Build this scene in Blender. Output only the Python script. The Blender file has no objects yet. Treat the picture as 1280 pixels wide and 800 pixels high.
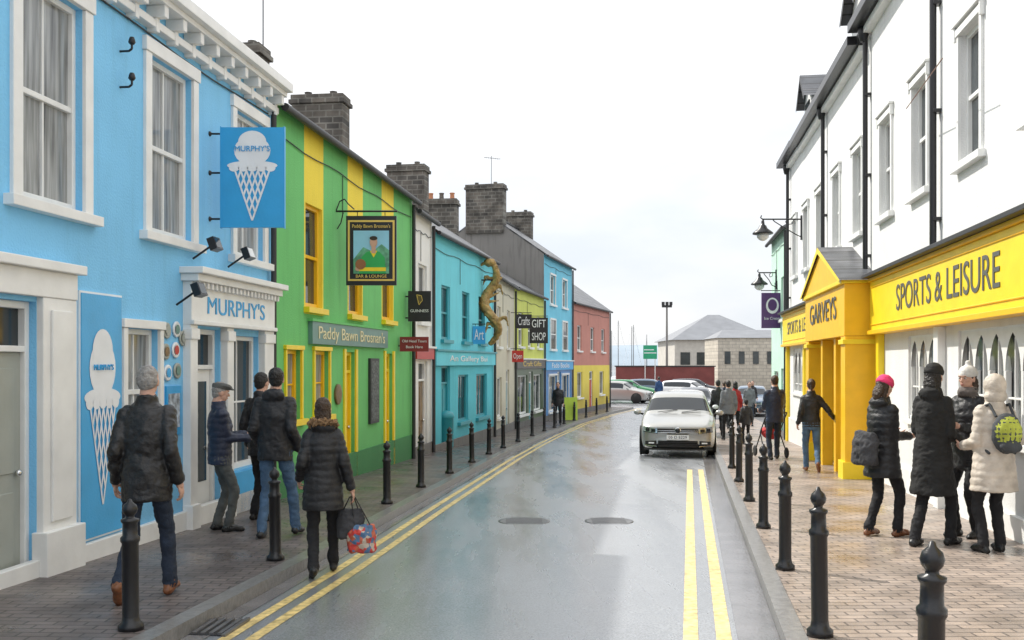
import bpy, bmesh, math, random
from mathutils import Vector, Matrix, noise, kdtree
random.seed(7)
R=math.radians
scene=bpy.context.scene
COL=scene.collection
# ------------------------------------------------------------------ materials
MC={}
def mat(name,col,rough=.6,var=.10,scale=2.5,bump=.15,bscale=60,metal=0,coat=0,streak=0,bstretch=None,cstretch=None):
    if name in MC: return MC[name]
    m=bpy.data.materials.new(name); m.use_nodes=True
    nt=m.node_tree; N=nt.nodes; L=nt.links
    b=N['Principled BSDF']; b.inputs['Roughness'].default_value=rough
    b.inputs['Metallic'].default_value=metal
    if coat: b.inputs['Coat Weight'].default_value=coat; b.inputs['Coat Roughness'].default_value=.05
    tc=N.new('ShaderNodeTexCoord')
    n=N.new('ShaderNodeTexNoise'); n.inputs['Scale'].default_value=scale; n.inputs['Detail'].default_value=6
    if cstretch:
        mp=N.new('ShaderNodeMapping'); mp.inputs['Scale'].default_value=cstretch
        L.new(tc.outputs['Object'],mp.inputs[0]); L.new(mp.outputs[0],n.inputs['Vector'])
    else: L.new(tc.outputs['Object'],n.inputs['Vector'])
    mr=N.new('ShaderNodeMapRange'); mr.inputs[1].default_value=.3; mr.inputs[2].default_value=.7
    mr.inputs[3].default_value=1-var; mr.inputs[4].default_value=1+var
    L.new(n.outputs['Fac'],mr.inputs[0])
    fac=mr.outputs[0]
    if streak:
        mp=N.new('ShaderNodeMapping'); mp.inputs['Scale'].default_value=(6,6,.5)
        L.new(tc.outputs['Object'],mp.inputs[0])
        n2=N.new('ShaderNodeTexNoise'); n2.inputs['Scale'].default_value=1.3; n2.inputs['Detail'].default_value=8
        L.new(mp.outputs[0],n2.inputs['Vector'])
        m2=N.new('ShaderNodeMapRange'); m2.inputs[1].default_value=.5; m2.inputs[2].default_value=.8
        m2.inputs[3].default_value=1; m2.inputs[4].default_value=1-streak
        L.new(n2.outputs['Fac'],m2.inputs[0])
        mu=N.new('ShaderNodeMath'); mu.operation='MULTIPLY'; L.new(fac,mu.inputs[0]); L.new(m2.outputs[0],mu.inputs[1]); fac=mu.outputs[0]
        # damp, dirty band near the pavement
        sp=N.new('ShaderNodeSeparateXYZ'); L.new(tc.outputs['Object'],sp.inputs[0])
        ad=N.new('ShaderNodeMath'); ad.operation='MULTIPLY_ADD'; ad.inputs[1].default_value=.9; L.new(n2.outputs['Fac'],ad.inputs[0]); L.new(sp.outputs[2],ad.inputs[2])
        m3=N.new('ShaderNodeMapRange'); m3.inputs[1].default_value=.1; m3.inputs[2].default_value=1.1; m3.inputs[3].default_value=.72; m3.inputs[4].default_value=1
        L.new(ad.outputs[0],m3.inputs[0])
        mu=N.new('ShaderNodeMath'); mu.operation='MULTIPLY'; L.new(fac,mu.inputs[0]); L.new(m3.outputs[0],mu.inputs[1]); fac=mu.outputs[0]
    vm=N.new('ShaderNodeVectorMath'); vm.operation='SCALE'; vm.inputs[0].default_value=col[:3]
    L.new(fac,vm.inputs['Scale']); L.new(vm.outputs[0],b.inputs['Base Color'])
    if bump:
        n3=N.new('ShaderNodeTexNoise'); n3.inputs['Scale'].default_value=bscale; n3.inputs['Detail'].default_value=4
        if bstretch:
            mp=N.new('ShaderNodeMapping'); mp.inputs['Scale'].default_value=bstretch
            L.new(tc.outputs['Object'],mp.inputs[0]); L.new(mp.outputs[0],n3.inputs['Vector'])
        else: L.new(tc.outputs['Object'],n3.inputs['Vector'])
        bp=N.new('ShaderNodeBump'); bp.inputs['Strength'].default_value=bump; bp.inputs['Distance'].default_value=.02
        L.new(n3.outputs['Fac'],bp.inputs['Height']); L.new(bp.outputs[0],b.inputs['Normal'])
    MC[name]=m; return m
def brickmat(name,c1,c2,cm,scale,bw,bh,rough=.6,plane='xy',ms=.02,bump=.5,wet=False,offset=.5,blotch=.12):
    if name in MC: return MC[name]
    m=mat(name,c1,rough,blotch); nt=m.node_tree; N=nt.nodes; L=nt.links; b=N['Principled BSDF']
    tc=[n for n in N if n.type=='TEX_COORD'][0]
    sp=N.new('ShaderNodeSeparateXYZ'); L.new(tc.outputs['Object'],sp.inputs[0])
    cb=N.new('ShaderNodeCombineXYZ')
    idx={'x':0,'y':1,'z':2}
    L.new(sp.outputs[idx[plane[0]]],cb.inputs[0]); L.new(sp.outputs[idx[plane[1]]],cb.inputs[1])
    br=N.new('ShaderNodeTexBrick'); br.inputs['Scale'].default_value=scale
    br.inputs['Brick Width'].default_value=bw; br.inputs['Row Height'].default_value=bh
    br.inputs['Mortar Size'].default_value=ms; br.inputs['Color1'].default_value=(*c1,1); br.inputs['Color2'].default_value=(*c2,1); br.inputs['Mortar'].default_value=(*cm,1)
    br.offset=offset
    L.new(cb.outputs[0],br.inputs['Vector'])
    vm=[n for n in N if n.type=='VECT_MATH'][0]
    L.new(br.outputs['Color'],vm.inputs[0])
    bp=[n for n in N if n.type=='BUMP'][0]
    bp2=N.new('ShaderNodeBump'); bp2.inputs['Strength'].default_value=bump; bp2.inputs['Distance'].default_value=.01; bp2.invert=True
    L.new(br.outputs['Fac'],bp2.inputs['Height']); L.new(bp.outputs[0],bp2.inputs['Normal']); L.new(bp2.outputs[0],b.inputs['Normal'])
    if wet:
        n=N.new('ShaderNodeTexNoise'); n.inputs['Scale'].default_value=.9; n.inputs['Detail'].default_value=6
        L.new(tc.outputs['Object'],n.inputs['Vector'])
        mr=N.new('ShaderNodeMapRange'); mr.inputs[1].default_value=.35; mr.inputs[2].default_value=.65; mr.inputs[3].default_value=.22; mr.inputs[4].default_value=.6
        L.new(n.outputs['Fac'],mr.inputs[0]); L.new(mr.outputs[0],b.inputs['Roughness'])
    return m
def wall(name,c,streak=.14): return mat(name,c,.75,.06,1.2,.35,45,streak=streak)
def paint(name,c,rough=.4): return mat(name,c,rough,.06,4,.08,30)
def fab(name,c,rough=.85): return mat(name,c,rough,.25,7,.25,90)
WHITE=wall('white_render',(.80,.80,.78),.08); WTRIM=paint('white_trim',(.80,.80,.78))
BLUE=wall('sky_blue_render',(.22,.57,.88),.10); GREEN=wall('green_render',(.15,.52,.16)); YEL=paint('yellow_gloss',(.90,.66,.02))
YELD=paint('deep_yellow',(.88,.50,.01)); TURQ=wall('turquoise_render',(.16,.64,.76)); CREAM=wall('cream_render',(.62,.57,.45),.25)
LIME=wall('lime_render',(.62,.66,.14)); LBLUE=wall('light_blue_render',(.18,.58,.76)); BRICKR=wall('terracotta_render',(.55,.23,.18)); YWALL=wall('yellow_render',(.80,.64,.10))
MINT=wall('mint_render',(.50,.74,.60)); GREYR=wall('grey_render',(.22,.21,.20),.4)
SLATE=brickmat('slate_roof',(.08,.085,.095),(.15,.15,.16),(.03,.03,.03),1,.3,.22,.4,'xz',.012,.6,blotch=.35)
BLACK=mat('black_iron',(.012,.012,.014),.32,.1,8,.1,40); DARK=mat('dark_paint',(.03,.03,.032),.5)
IRON=mat('worn_cast_iron',(.10,.10,.105),.35,.3,12,.2,60)
GLD=mat('window_glass_dark',(.035,.045,.05),.06,.3,1.5,.02,2)
GLM=mat('window_glass_shop',(.16,.17,.17),.08,.6,1.8,0)
GLC=mat('window_glass_net_curtain',(.27,.28,.28),.10,.55,3,.0,cstretch=(6,6,.4))
STONE=mat('kerb_granite',(.20,.195,.19),.3,.22,20,.2,50); CHIM=brickmat('chimney_stone',(.16,.14,.12),(.075,.07,.065),(.19,.18,.16),1,.33,.15,.9,'yz',.018,.8,blotch=.5)
POT=mat('terracotta_pot',(.50,.22,.12),.8); GOLD=mat('gold_paint',(.75,.52,.12),.4); SIGNBLUE=paint('sign_blue',(.03,.36,.72)); SGREY=paint('sign_teal_grey',(.13,.25,.22))
SKIN=mat('skin',(.58,.34,.25),.5,.06,10,.05,80); WOOD=mat('carved_wood',(.20,.12,.045),.45,.45,5,.4,30); CARV=mat('golden_carved_wood',(.36,.23,.07),.4,.5,6,.4,30); REDP=paint('red_paint',(.50,.03,.02))
NAVYT=paint('navy_lettering',(.03,.04,.10)); WP=paint('sign_white',(.80,.82,.84)); GREYD=paint('door_grey_green',(.36,.38,.34)); TEALD=paint('teal_door',(.03,.30,.36))
RUBBER=mat('rubber',(.02,.02,.02),.8); CHROME=mat('chrome',(.7,.7,.7),.15,metal=1); CARGL=mat('car_glass',(.02,.025,.03),.04,.1,2,0)
# ------------------------------------------------------------------ mesh builder
class MB:
    def __init__(s): s.v=[];s.f=[];s.m=[];s.sm=[];s.mats=[]
    def mi(s,m):
        if m not in s.mats: s.mats.append(m)
        return s.mats.index(m)
    def raw(s,vs,fs,m,smooth=False):
        o=len(s.v); s.v+= [tuple(v) for v in vs]; k=s.mi(m)
        for f in fs: s.f.append(tuple(i+o for i in f)); s.m.append(k); s.sm.append(smooth)
    def poly(s,pts,m): s.raw(pts,[tuple(range(len(pts)))],m)
    def box(s,x0,x1,y0,y1,z0,z1,m):
        s.raw([(x0,y0,z0),(x1,y0,z0),(x1,y1,z0),(x0,y1,z0),(x0,y0,z1),(x1,y0,z1),(x1,y1,z1),(x0,y1,z1)],
          [(0,3,2,1),(4,5,6,7),(0,1,5,4),(1,2,6,5),(2,3,7,6),(3,0,4,7)],m)
    def tube(s,p0,p1,r0,r1,m,n=10):
        p0=Vector(p0);p1=Vector(p1);d=(p1-p0)
        if d.length<1e-6: return
        q=d.to_track_quat('Z','Y'); vs=[]
        for p,r in((p0,r0),(p1,r1)):
            for i in range(n):
                a=2*math.pi*i/n; vs.append(p+q@Vector((r*math.cos(a),r*math.sin(a),0)))
        fs=[(i,(i+1)%n,(i+1)%n+n,i+n) for i in range(n)]
        s.raw(vs,fs,m,True); s.raw(vs,[tuple(range(n))[::-1],tuple(range(n,2*n))],m)
    def path(s,pts,r,m,n=8):
        for a,b in zip(pts[:-1],pts[1:]): s.tube(a,b,r,r,m,n)
    def lathe(s,prof,c,m,n=20,axis='z'):
        vs=[]
        for r,z in prof:
            for i in range(n):
                a=2*math.pi*i/n
                if axis=='z': vs.append((c[0]+r*math.cos(a),c[1]+r*math.sin(a),c[2]+z))
                elif axis=='y': vs.append((c[0]+r*math.cos(a),c[1]+z,c[2]-r*math.sin(a)))
                else: vs.append((c[0]+z,c[1]+r*math.cos(a),c[2]+r*math.sin(a)))
        fs=[]
        for k in range(len(prof)-1):
            for i in range(n): fs.append((k*n+i,k*n+(i+1)%n,(k+1)*n+(i+1)%n,(k+1)*n+i))
        fs.append(tuple(range(n))[::-1]); fs.append(tuple(range((len(prof)-1)*n,len(prof)*n)))
        s.raw(vs,fs,m,True)
    def ell(s,c,r,m,n=14,k=9,M=None):
        vs=[];
        for j in range(k+1):
            t=math.pi*(j/k); t=min(max(t,.02),math.pi-.02)
            for i in range(n):
                a=2*math.pi*i/n; v=Vector((r[0]*math.sin(t)*math.cos(a),r[1]*math.sin(t)*math.sin(a),-r[2]*math.cos(t)))
                if M: v=M@v
                vs.append(v+Vector(c))
        fs=[(j*n+i,j*n+(i+1)%n,(j+1)*n+(i+1)%n,(j+1)*n+i) for j in range(k) for i in range(n)]
        fs.append(tuple(range(n))[::-1]); fs.append(tuple(range(k*n,(k+1)*n)))
        s.raw(vs,fs,m,True)
    def disc(s,cx,cz,y,rx,rz,m,n=24,a0=0,a1=360):
        s.poly([(cx+rx*math.cos(R(a0+(a1-a0)*i/n)),y,cz+rz*math.sin(R(a0+(a1-a0)*i/n))) for i in range(n)],m)
    def mesh(s,name):
        me=bpy.data.meshes.new(name); me.from_pydata(s.v,[],s.f)
        for m in s.mats: me.materials.append(m)
        me.polygons.foreach_set('material_index',s.m); me.polygons.foreach_set('use_smooth',s.sm); me.update(); return me
    def build(s,name,parent=None,bevel=0,loc=None,rz=0):
        o=bpy.data.objects.new(name,s.mesh(name)); COL.objects.link(o)
        if parent: o.parent=parent
        if loc: o.location=loc
        o.rotation_euler[2]=rz
        if bevel:
            b=o.modifiers.new('b','BEVEL'); b.width=bevel; b.segments=2; b.limit_method='ANGLE'
        return o
def root(name,loc=(0,0,0),rz=0,scale=1):
    e=bpy.data.objects.new(name,None); COL.objects.link(e); e.location=loc; e.rotation_euler[2]=rz; e.scale=(scale,)*3; e.empty_display_size=.2; return e
def text(body,parent,loc,width,m,height=None,ext=.004,rx=90,rz=0,name='lettering'):
    c=bpy.data.curves.new(name,'FONT'); c.body=body; c.align_x='CENTER'; c.align_y='CENTER'; c.extrude=ext; c.materials.append(m)
    o=bpy.data.objects.new(name,c); COL.objects.link(o); o.parent=parent
    bpy.context.view_layer.update(); w=o.dimensions.x; h=o.dimensions.y
    sx=width/w; sy=sx if height is None else height/h
    o.scale=(sx,sy,1); o.location=loc; o.rotation_euler=(R(rx),0,R(rz)); return o
# ------------------------------------------------------------------ terrain
def gz(y):
    return -.024*y if y<35 else -.84-.2*(1-math.exp(-(y-35)/8.33))
def interp(tab,y):
    if y<=tab[0][0]: a,b=tab[0],tab[1]
    elif y>=tab[-1][0]: a,b=tab[-2],tab[-1]
    else:
        for a,b in zip(tab[:-1],tab[1:]):
            if a[0]<=y<=b[0]: break
    return a[1]+(b[1]-a[1])*(y-a[0])/(b[0]-a[0])
KL=[(-10,-4.1),(3,-2.6),(6.4,-2.2),(9,-1.88),(13.3,-1.42),(18,-.88),(23,-.30),(28.5,.42),(35.3,1.40),(43,2.75),(52,5.0),(59,7.2)]
WL=[(-10,-6.04),(13.46,-3.244),(21.6,-2.17),(23.66,-1.90),(31,-.57),(36.6,.09),(43,1.38),(49.4,2.98),(58.6,5.74),(60,6.2)]
kl=lambda y:interp(KL,y); wl=lambda y:interp(WL,y)
kr=lambda y:.6+.178*y; wr=lambda y:3.55+.155*y
ys=[-10+i for i in range(70)]
def asphalt():
    m=bpy.data.materials.new('wet_asphalt'); m.use_nodes=True; nt=m.node_tree;N=nt.nodes;L=nt.links; b=N['Principled BSDF']
    tc=N.new('ShaderNodeTexCoord')
    def nz(s,d,r=.6,v=None):
        n=N.new('ShaderNodeTexNoise'); n.inputs['Scale'].default_value=s; n.inputs['Detail'].default_value=d; n.inputs['Roughness'].default_value=r; L.new(v or tc.outputs['Object'],n.inputs['Vector']); return n.outputs['Fac']
    def mrg(f,a,b_,c,d):
        n=N.new('ShaderNodeMapRange'); n.inputs[1].default_value=a;n.inputs[2].default_value=b_;n.inputs[3].default_value=c;n.inputs[4].default_value=d; L.new(f,n.inputs[0]); return n.outputs[0]
    def mul(a,b_):
        n=N.new('ShaderNodeMath'); n.operation='MULTIPLY'; L.new(a,n.inputs[0]); L.new(b_,n.inputs[1]); return n.outputs[0]
    mp=N.new('ShaderNodeMapping'); mp.inputs['Scale'].default_value=(1.6,.22,1); mp.inputs['Rotation'].default_value=(0,0,.14); L.new(tc.outputs['Object'],mp.inputs[0])
    track=nz(1.0,6,.6,mp.outputs[0]); fine=nz(70,4,.7); pat=nz(.8,7,.65)
    f=mul(mrg(fine,.3,.7,.30,1.95),mul(mrg(track,.35,.65,.85,1.2),mrg(pat,.3,.7,.85,1.15)))
    vm=N.new('ShaderNodeVectorMath'); vm.operation='SCALE'; vm.inputs[0].default_value=(.165,.175,.19); L.new(f,vm.inputs['Scale']); L.new(vm.outputs[0],b.inputs['Base Color'])
    L.new(mrg(pat,.35,.65,.38,.6),b.inputs['Roughness']); b.inputs['Specular IOR Level'].default_value=.8
    b.inputs['Coat Weight'].default_value=1; b.inputs['Coat IOR'].default_value=1.5; L.new(mrg(track,.35,.65,.17,.38),b.inputs['Coat Roughness'])
    bp=N.new('ShaderNodeBump'); bp.inputs['Strength'].default_value=.35; bp.inputs['Distance'].default_value=.006; L.new(fine,bp.inputs['Height']); L.new(bp.outputs[0],b.inputs['Normal'])
    b2=N.new('ShaderNodeBump'); b2.inputs['Strength'].default_value=.25; b2.inputs['Distance'].default_value=.004; L.new(fine,b2.inputs['Height']); L.new(b2.outputs[0],b.inputs['Coat Normal'])
    return m
ASPH=asphalt()
GRND=mat('ground_tarmac',(.12,.12,.12),.5,.2,.3,.3,30)
PAVE=brickmat('pavement_setts',(.17,.14,.13),(.12,.10,.095),(.05,.045,.04),1,.2,.1,.4,'xy',.008,.6,wet=True,blotch=.3)
PAVR=brickmat('pavement_bricks',(.36,.29,.24),(.26,.215,.185),(.12,.10,.09),1,.2,.1,.4,'xy',.008,.6,wet=True,blotch=.3)
YLINE=mat('road_paint_yellow',(.72,.54,.22),.4,.45,16,.2,60)
g=MB(); gx=[-3000,-300,-60,-20,0,20,60,300,3000]; gy=[-60,-30]+ys[::2]+[62,66,72,80,100,140,200,500,1500,4000]
vs=[(x,y,gz(y)-.03) for y in gy for x in gx]; nx=len(gx)
g.raw(vs,[(j*nx+i,j*nx+i+1,(j+1)*nx+i+1,(j+1)*nx+i) for j in range(len(gy)-1) for i in range(nx-1)],GRND); g.build('ground')
def strip(mb,fa,fb,yy,za,zb,m,cols=1):
    vs=[];
    for y in yy:
        a=fa(y);b=fb(y)
        for i in range(cols+1):
            t=i/cols; vs.append((a+(b-a)*t,y,gz(y)+za+(zb-za)*t))
    c=cols+1
    mb.raw(vs,[(j*c+i,j*c+i+1,(j+1)*c+i+1,(j+1)*c+i) for j in range(len(yy)-1) for i in range(cols)],m)
rd=MB(); strip(rd,kl,kr,ys,0,0,ASPH,4)
rd.poly([(4,59.,gz(59)),(26,59,gz(59)),(26,80,gz(80)),(4,80,gz(80))],ASPH)
rd.build('road')
pv=MB(); strip(pv,lambda y:wl(y)-.3,lambda y:kl(y)-.14,ys,.12,.10,PAVE,2)
strip(pv,lambda y:kl(y)-.137,lambda y:kl(y),ys,.103,.10,STONE); strip(pv,lambda y:kl(y),lambda y:kl(y)+.001,ys,.10,-.01,STONE); pv.build('pavement')
pv=MB(); yr=[y for y in ys if y<=45]; strip(pv,lambda y:kr(y)+.14,lambda y:wr(y)+.5,yr,.10,.12,PAVR,2)
strip(pv,lambda y:kr(y),lambda y:kr(y)+.137,yr,.10,.103,STONE); strip(pv,lambda y:kr(y)-.001,lambda y:kr(y),yr,-.01,.10,STONE); pv.build('pavement')
mk=MB()
for o in(.25,.43): strip(mk,lambda y:kl(y)+o,lambda y:kl(y)+o+.085,ys,.004,.004,YLINE)
yy=[y for y in ys if y<=20]
for o in(-.64,-.42): strip(mk,lambda y:kr(y)+o,lambda y:kr(y)+o+.1,yy,.004,.004,YLINE)
mk.build('road_marking')
GUT=mat('gutter_wet_concrete',(.17,.165,.17),.16,.2,3,.1,40)
gt=MB(); strip(gt,lambda y:kr(y)-.28,lambda y:kr(y)-.003,yr,.004,.004,GUT); strip(gt,lambda y:kl(y)+.003,lambda y:kl(y)+.16,ys,.004,.004,GUT); gt.build('road_gutter')
for (x,y,r) in((.15,12.3,.32),(1.2,12.3,.3)):
    m=MB(); m.lathe([(r,.003),(r,.006),(r*.9,.006),(r*.88,.0045),(.01,.0045)],(0,0,0),IRON,28)
    for i in range(-3,4): m.box(-r*.7,r*.7,i*.08-.012,i*.08+.012,.0046,.007,IRON)
    m.build('manhole_cover',loc=(x,y,gz(y)))
m=MB()
m.box(-.2,.2,-.2,.2,.002,.006,BLACK)
for i in range(7): m.box(-.2+i*.06,-.17+i*.06,-.19,.19,.006,.02,IRON)
m.box(-.23,-.2,-.23,.23,.0,.02,IRON);m.box(.2+.0,.23,-.23,.23,.0,.02,IRON)
m.build('drain_grate',loc=(kl(7)+.02,6.85,gz(6.85)+.005),rz=-.1)
# ------------------------------------------------------------------ bollards
bp=[(.085,0),(.085,.04),(.062,.06),(.055,.1),(.055,.62),(.064,.635),(.064,.66),(.05,.675),(.048,.76),(.06,.775),(.06,.79),(.03,.80),(.028,.815),(.045,.835),(.052,.86),(.043,.89),(.018,.912),(.012,.93),(.004,.935)]
m=MB(); m.lathe(bp,(0,0,0),BLACK,20); bm1=m.mesh('bollard')
def bollard(x,y,s):
    o=bpy.data.objects.new('bollard',bm1); COL.objects.link(o); o.location=(x,y,gz(y)+.10); o.scale=(.95,.95,s)
    o.rotation_euler=(random.uniform(-.015,.015),random.uniform(-.015,.015),0)
for y in(6.4,8.98,13.3,15.5,18,20.6,23.1,25.5,28.5,31.8,35.3,38,41,44,47,50,53): bollard(kl(y)-.25,y,.9)
for y in(6.24,8.51,11.0,13.6,16.4,19.1): bollard(kr(y)+.22,y,1.0)
bollard(1.70,4.05,1.0)
# ------------------------------------------------------------------ building kit
def bframe(name,p0,p1):
    a=math.atan2(p1[1]-p0[1],p1[0]-p0[0]); e=root(name,(p0[0],p0[1],0),a); return e,math.hypot(p1[0]-p0[0],p1[1]-p0[1])
def panel(mb,s0,s1,z0,z1,ops,mf,cs=(),cz=(),rev=.14,y=0):
    S=sorted(set([s0,s1]+[c for c in cs if s0<c<s1]+[v for o in ops for v in o[:2] if s0<=v<=s1])); Z=sorted(set([z0,z1]+[c for c in cz if z0<c<z1]+[v for o in ops for v in o[2:4]]))
    for a,b in zip(S[:-1],S[1:]):
        for c,d in zip(Z[:-1],Z[1:]):
            sc=(a+b)/2;zc=(c+d)/2
            if any(o[0]<sc<o[1] and o[2]<zc<o[3] for o in ops): continue
            mm=mf(sc,zc) if callable(mf) else mf
            mb.poly([(a,y,c),(b,y,c),(b,y,d),(a,y,d)],mm)
    for o in ops:
        a,b,c,d=o[:4]; mm=mf((a+b)/2,d+.01) if callable(mf) else mf
        mb.poly([(a,y,c),(a,y,d),(a,y+rev,d),(a,y+rev,c)],mm); mb.poly([(b,y,c),(b,y+rev,c),(b,y+rev,d),(b,y,d)],mm)
        mb.poly([(a,y,d),(b,y,d),(b,y+rev,d),(a,y+rev,d)],mm); mb.poly([(a,y,c),(a,y+rev,c),(b,y+rev,c),(b,y,c)],mm)
def window(F,G,a,b,c,d,fm,gm=None,yi=.09,fw=.055,sash=True,vb=1,hb=0,sill=None,sur=0,surm=None):
    gm=gm or GLD
    F.box(a,a+fw,yi-.03,yi+.04,c,d,fm);F.box(b-fw,b,yi-.03,yi+.04,c,d,fm)
    F.box(a+fw,b-fw,yi-.03,yi+.04,d-fw,d,fm);F.box(a+fw,b-fw,yi-.03,yi+.04,c,c+fw*1.3,fm)
    mz=(c+d)/2
    if sash: F.box(a+fw,b-fw,yi-.02,yi+.035,mz-.025,mz+.025,fm)
    for i in range(vb):
        x=a+(b-a)*(i+1)/(vb+1); F.box(x-.012,x+.012,yi-.005,yi+.03,c+fw,d-fw,fm)
    for i in range(hb):
        z=c+(d-c)*(i+1)/(hb+1)
        if sash and abs(z-mz)<.03: continue
        F.box(a+fw,b-fw,yi-.003,yi+.028,z-.012,z+.012,fm)
    t=random.uniform(-.006,.006)
    G.poly([(a,yi+.02+t,c),(b,yi+.02-t,c),(b,yi+.02-t+.004,mz),(a,yi+.02+t-.003,mz)],gm)
    G.poly([(a,yi+.012,mz),(b,yi+.012+t,mz),(b,yi+.01-t,d),(a,yi+.014,d)],gm)
    if sill: F.box(a-.08-sur,b+.08+sur,-.09,yi-.03,c-.09-(.0),c-.002,sill)
    if sur:
        sm=surm or fm
        F.box(a-sur,a-.002,-.035,.02,c,d,sm);F.box(b+.002,b+sur,-.035,.02,c,d,sm);F.box(a-sur-.02,b+sur+.02,-.05,.02,d+.002,d+sur*1.1,sm)
def door(F,G,a,b,c,d,fm,dm,trans=.35,panels=True,yi=.1):
    F.box(a,a+.06,yi-.04,yi+.05,c,d,fm);F.box(b-.06,b,yi-.04,yi+.05,c,d,fm);F.box(a+.06,b-.06,yi-.04,yi+.05,d-.06,d,fm)
    dt=d-.06-trans if trans else d-.06
    if trans:
        F.box(a+.06,b-.06,yi-.04,yi+.05,dt-.05,dt,fm); G.poly([(a+.06,yi+.02,dt),(b-.06,yi+.02,dt),(b-.06,yi+.02,d-.06),(a+.06,yi+.02,d-.06)],GLD); dt-=.05
    F.box(a+.062,b-.062,yi,yi+.045,c,dt,dm)
    if panels:
        w=(b-a-.12)
        for sx in(0,1):
            x0=a+.06+w*(.1+.45*sx);x1=x0+w*.35
            for z0,z1 in((.08,.4),(.48,.93)):
                F.box(x0,x1,yi-.012,yi+.002,c+(dt-c)*z0,c+(dt-c)*z1,dm)
    F.ell((b-.13,yi-.03,c+(dt-c)*.48),(.03,.03,.03),CHROME,8,6)
def roof(parent,L,z,rise,D,m=None,over=.16,gm=None,s0=.004,chim=(),wallm=None):
    m=m or SLATE; r=MB(); t=.07; s1=L-.004; rz=z+rise; k=rise/(D/2)
    for (y0,z0,y1,z1) in((-over,z-over*k+.06,D/2,rz+.06),(D+over,z-over*k+.06,D/2,rz+.06)):
        ps=[(s0,y0,z0),(s1,y0,z0),(s1,y1,z1),(s0,y1,z1)]; lo=[(x,y,zz-t) for x,y,zz in ps]
        r.raw(ps+lo,[(0,1,2,3),(7,6,5,4),(0,4,5,1),(1,5,6,2),(2,6,7,3),(3,7,4,0)],m)
    r.tube((s0,D/2,rz+.07),(s1,D/2,rz+.07),.08,.08,DARK,8)
    r.build('roof',parent)
    w=MB(); wm=wallm or GREYR
    for s in(s0+.01,s1-.01):
        w.poly([(s,0.003,-2.2),(s,D,-2.2),(s,D,z),(s,D/2,rz),(s,0.003,z)],wm)
    w.poly([(s0,D,-2.2),(s1,D,-2.2),(s1,D,z),(s0,D,z)],wm); w.build('side_walls',parent)
    gtr=MB(); gtr.tube((s0,-over-.03,z-over*k+.0),(s1,-over-.03,z-over*k+.0),.055,.055,DARK,8)
    gtr.tube((s1-.12,-.07,-1),(s1-.12,-.07,z-.15),.04,.04,DARK,8); gtr.build('gutter',parent)
    cb=MB(); pts=[]; n=14
    for i in range(n+1):
        q=i/n; pts.append((s0+.1+(s1-s0-.3)*q,-.02,z-.42-.05*math.sin(q*math.pi*3)**2))
    cb.path(pts,.009,DARK,5); cb.path([(s0+(s1-s0)*.38,-.02,z-.45),(s0+(s1-s0)*.38,-.02,z-1.1)],.008,DARK,5); cb.build('wall_cable',parent)
def chimney(parent,s,y,z0,z1,w=1.1,dp=.55,pots=3,m=None):
    c=MB(); m=m or CHIM; c.box(s-dp/2,s+dp/2,y-w/2,y+w/2,z0,z1-.22,m); c.box(s-dp/2-.06,s+dp/2+.06,y-w/2-.06,y+w/2+.06,z1-.22,z1-.12,m); c.box(s-dp/2-.02,s+dp/2+.02,y-w/2-.02,y+w/2+.02,z1-.12,z1,m)
    for i in range(pots):
        yy=y-w/2+w*(i+.5)/pots; c.lathe([(.10,0),(.09,.04),(.08,.2),(.10,.22),(.10,.25),(.07,.25)],(s,yy,z1),POT if (i+pots)%2 else CHIM,10)
    if not pots:
        for i in range(2): yy=y-w*.25+w*.5*i; c.lathe([(.11,0),(.09,.03),(.085,.10),(.10,.12),(.07,.12)],(s,yy,z1),CHIM,10)
    c.build('chimney',parent,.03)
# ================= ice-cream shop (sky blue)
P=lambda d:(-4.846+.119*d,d)
E,Ln=bframe('ice_cream_shop',P(1),P(13.46)); S=lambda d:(d-1)*1.007
W=MB();F=MB();G=MB();T=MB();Dm=MB()
wins=[(S(7.9),S(8.8)),(S(10.03),S(10.98)),(S(12.2),S(13.12)),(S(5.6),S(6.55)),(S(3.3),S(4.25))]
ops=[(a,b,2.98,4.78) for a,b in wins]
dop=(S(6.95),S(8.12),-.12,2.16); gw=(S(9.55),S(10.2),.75,2.0); sd=(S(10.98),S(11.75),-.18,2.05); sw=(S(11.98),S(12.95),.35,2.0); g0=(S(3.5),S(5.5),.6,2.2)
ops+= [dop,gw,sd,sw,g0]
panel(W,0.004,Ln-.004,-2,5.3,ops,BLUE)
W.build('walls',E)
for a,b in wins: window(F,G,a,b,2.98,4.78,WTRIM,GLC,sill=WTRIM,sur=.13,vb=1)
window(F,G,*gw,WTRIM,GLC,sill=WTRIM,sur=.08,vb=1); window(F,G,*g0,WTRIM,GLD,sill=WTRIM,sur=.08,vb=1)
door(F,G,*dop,WTRIM,GREYD,trans=.3)
a,b=dop[:2]
for x0,x1 in((a-.5,a-.005),(b+.005,b+.5)):
    T.box(x0,x1,-.06,.03,-.3,2.2,WTRIM); T.box(x0+.1,x1-.1,-.085,-.06,.35,2.1,WTRIM); T.box(x0-.04,x1+.04,-.12,.02,-.35,.28,WTRIM)
T.box(a-.5,b+.5,-.07,.03,2.2,2.42,WTRIM);T.box(a-.55,b+.55,-.13,.03,2.42,2.5,WTRIM)
x0,x1=S(10.78),S(13.3)
T.box(x0,x1,-.10,.02,2.08,2.55,WTRIM);T.box(x0-.05,x1+.03,-.2,.02,2.55,2.63,WTRIM);T.box(x0-.09,x1+.06,-.27,.02,2.63,2.70,WTRIM)
T.box(x0-.02,x1,-.14,-.1,2.08,2.13,WTRIM)
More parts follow.
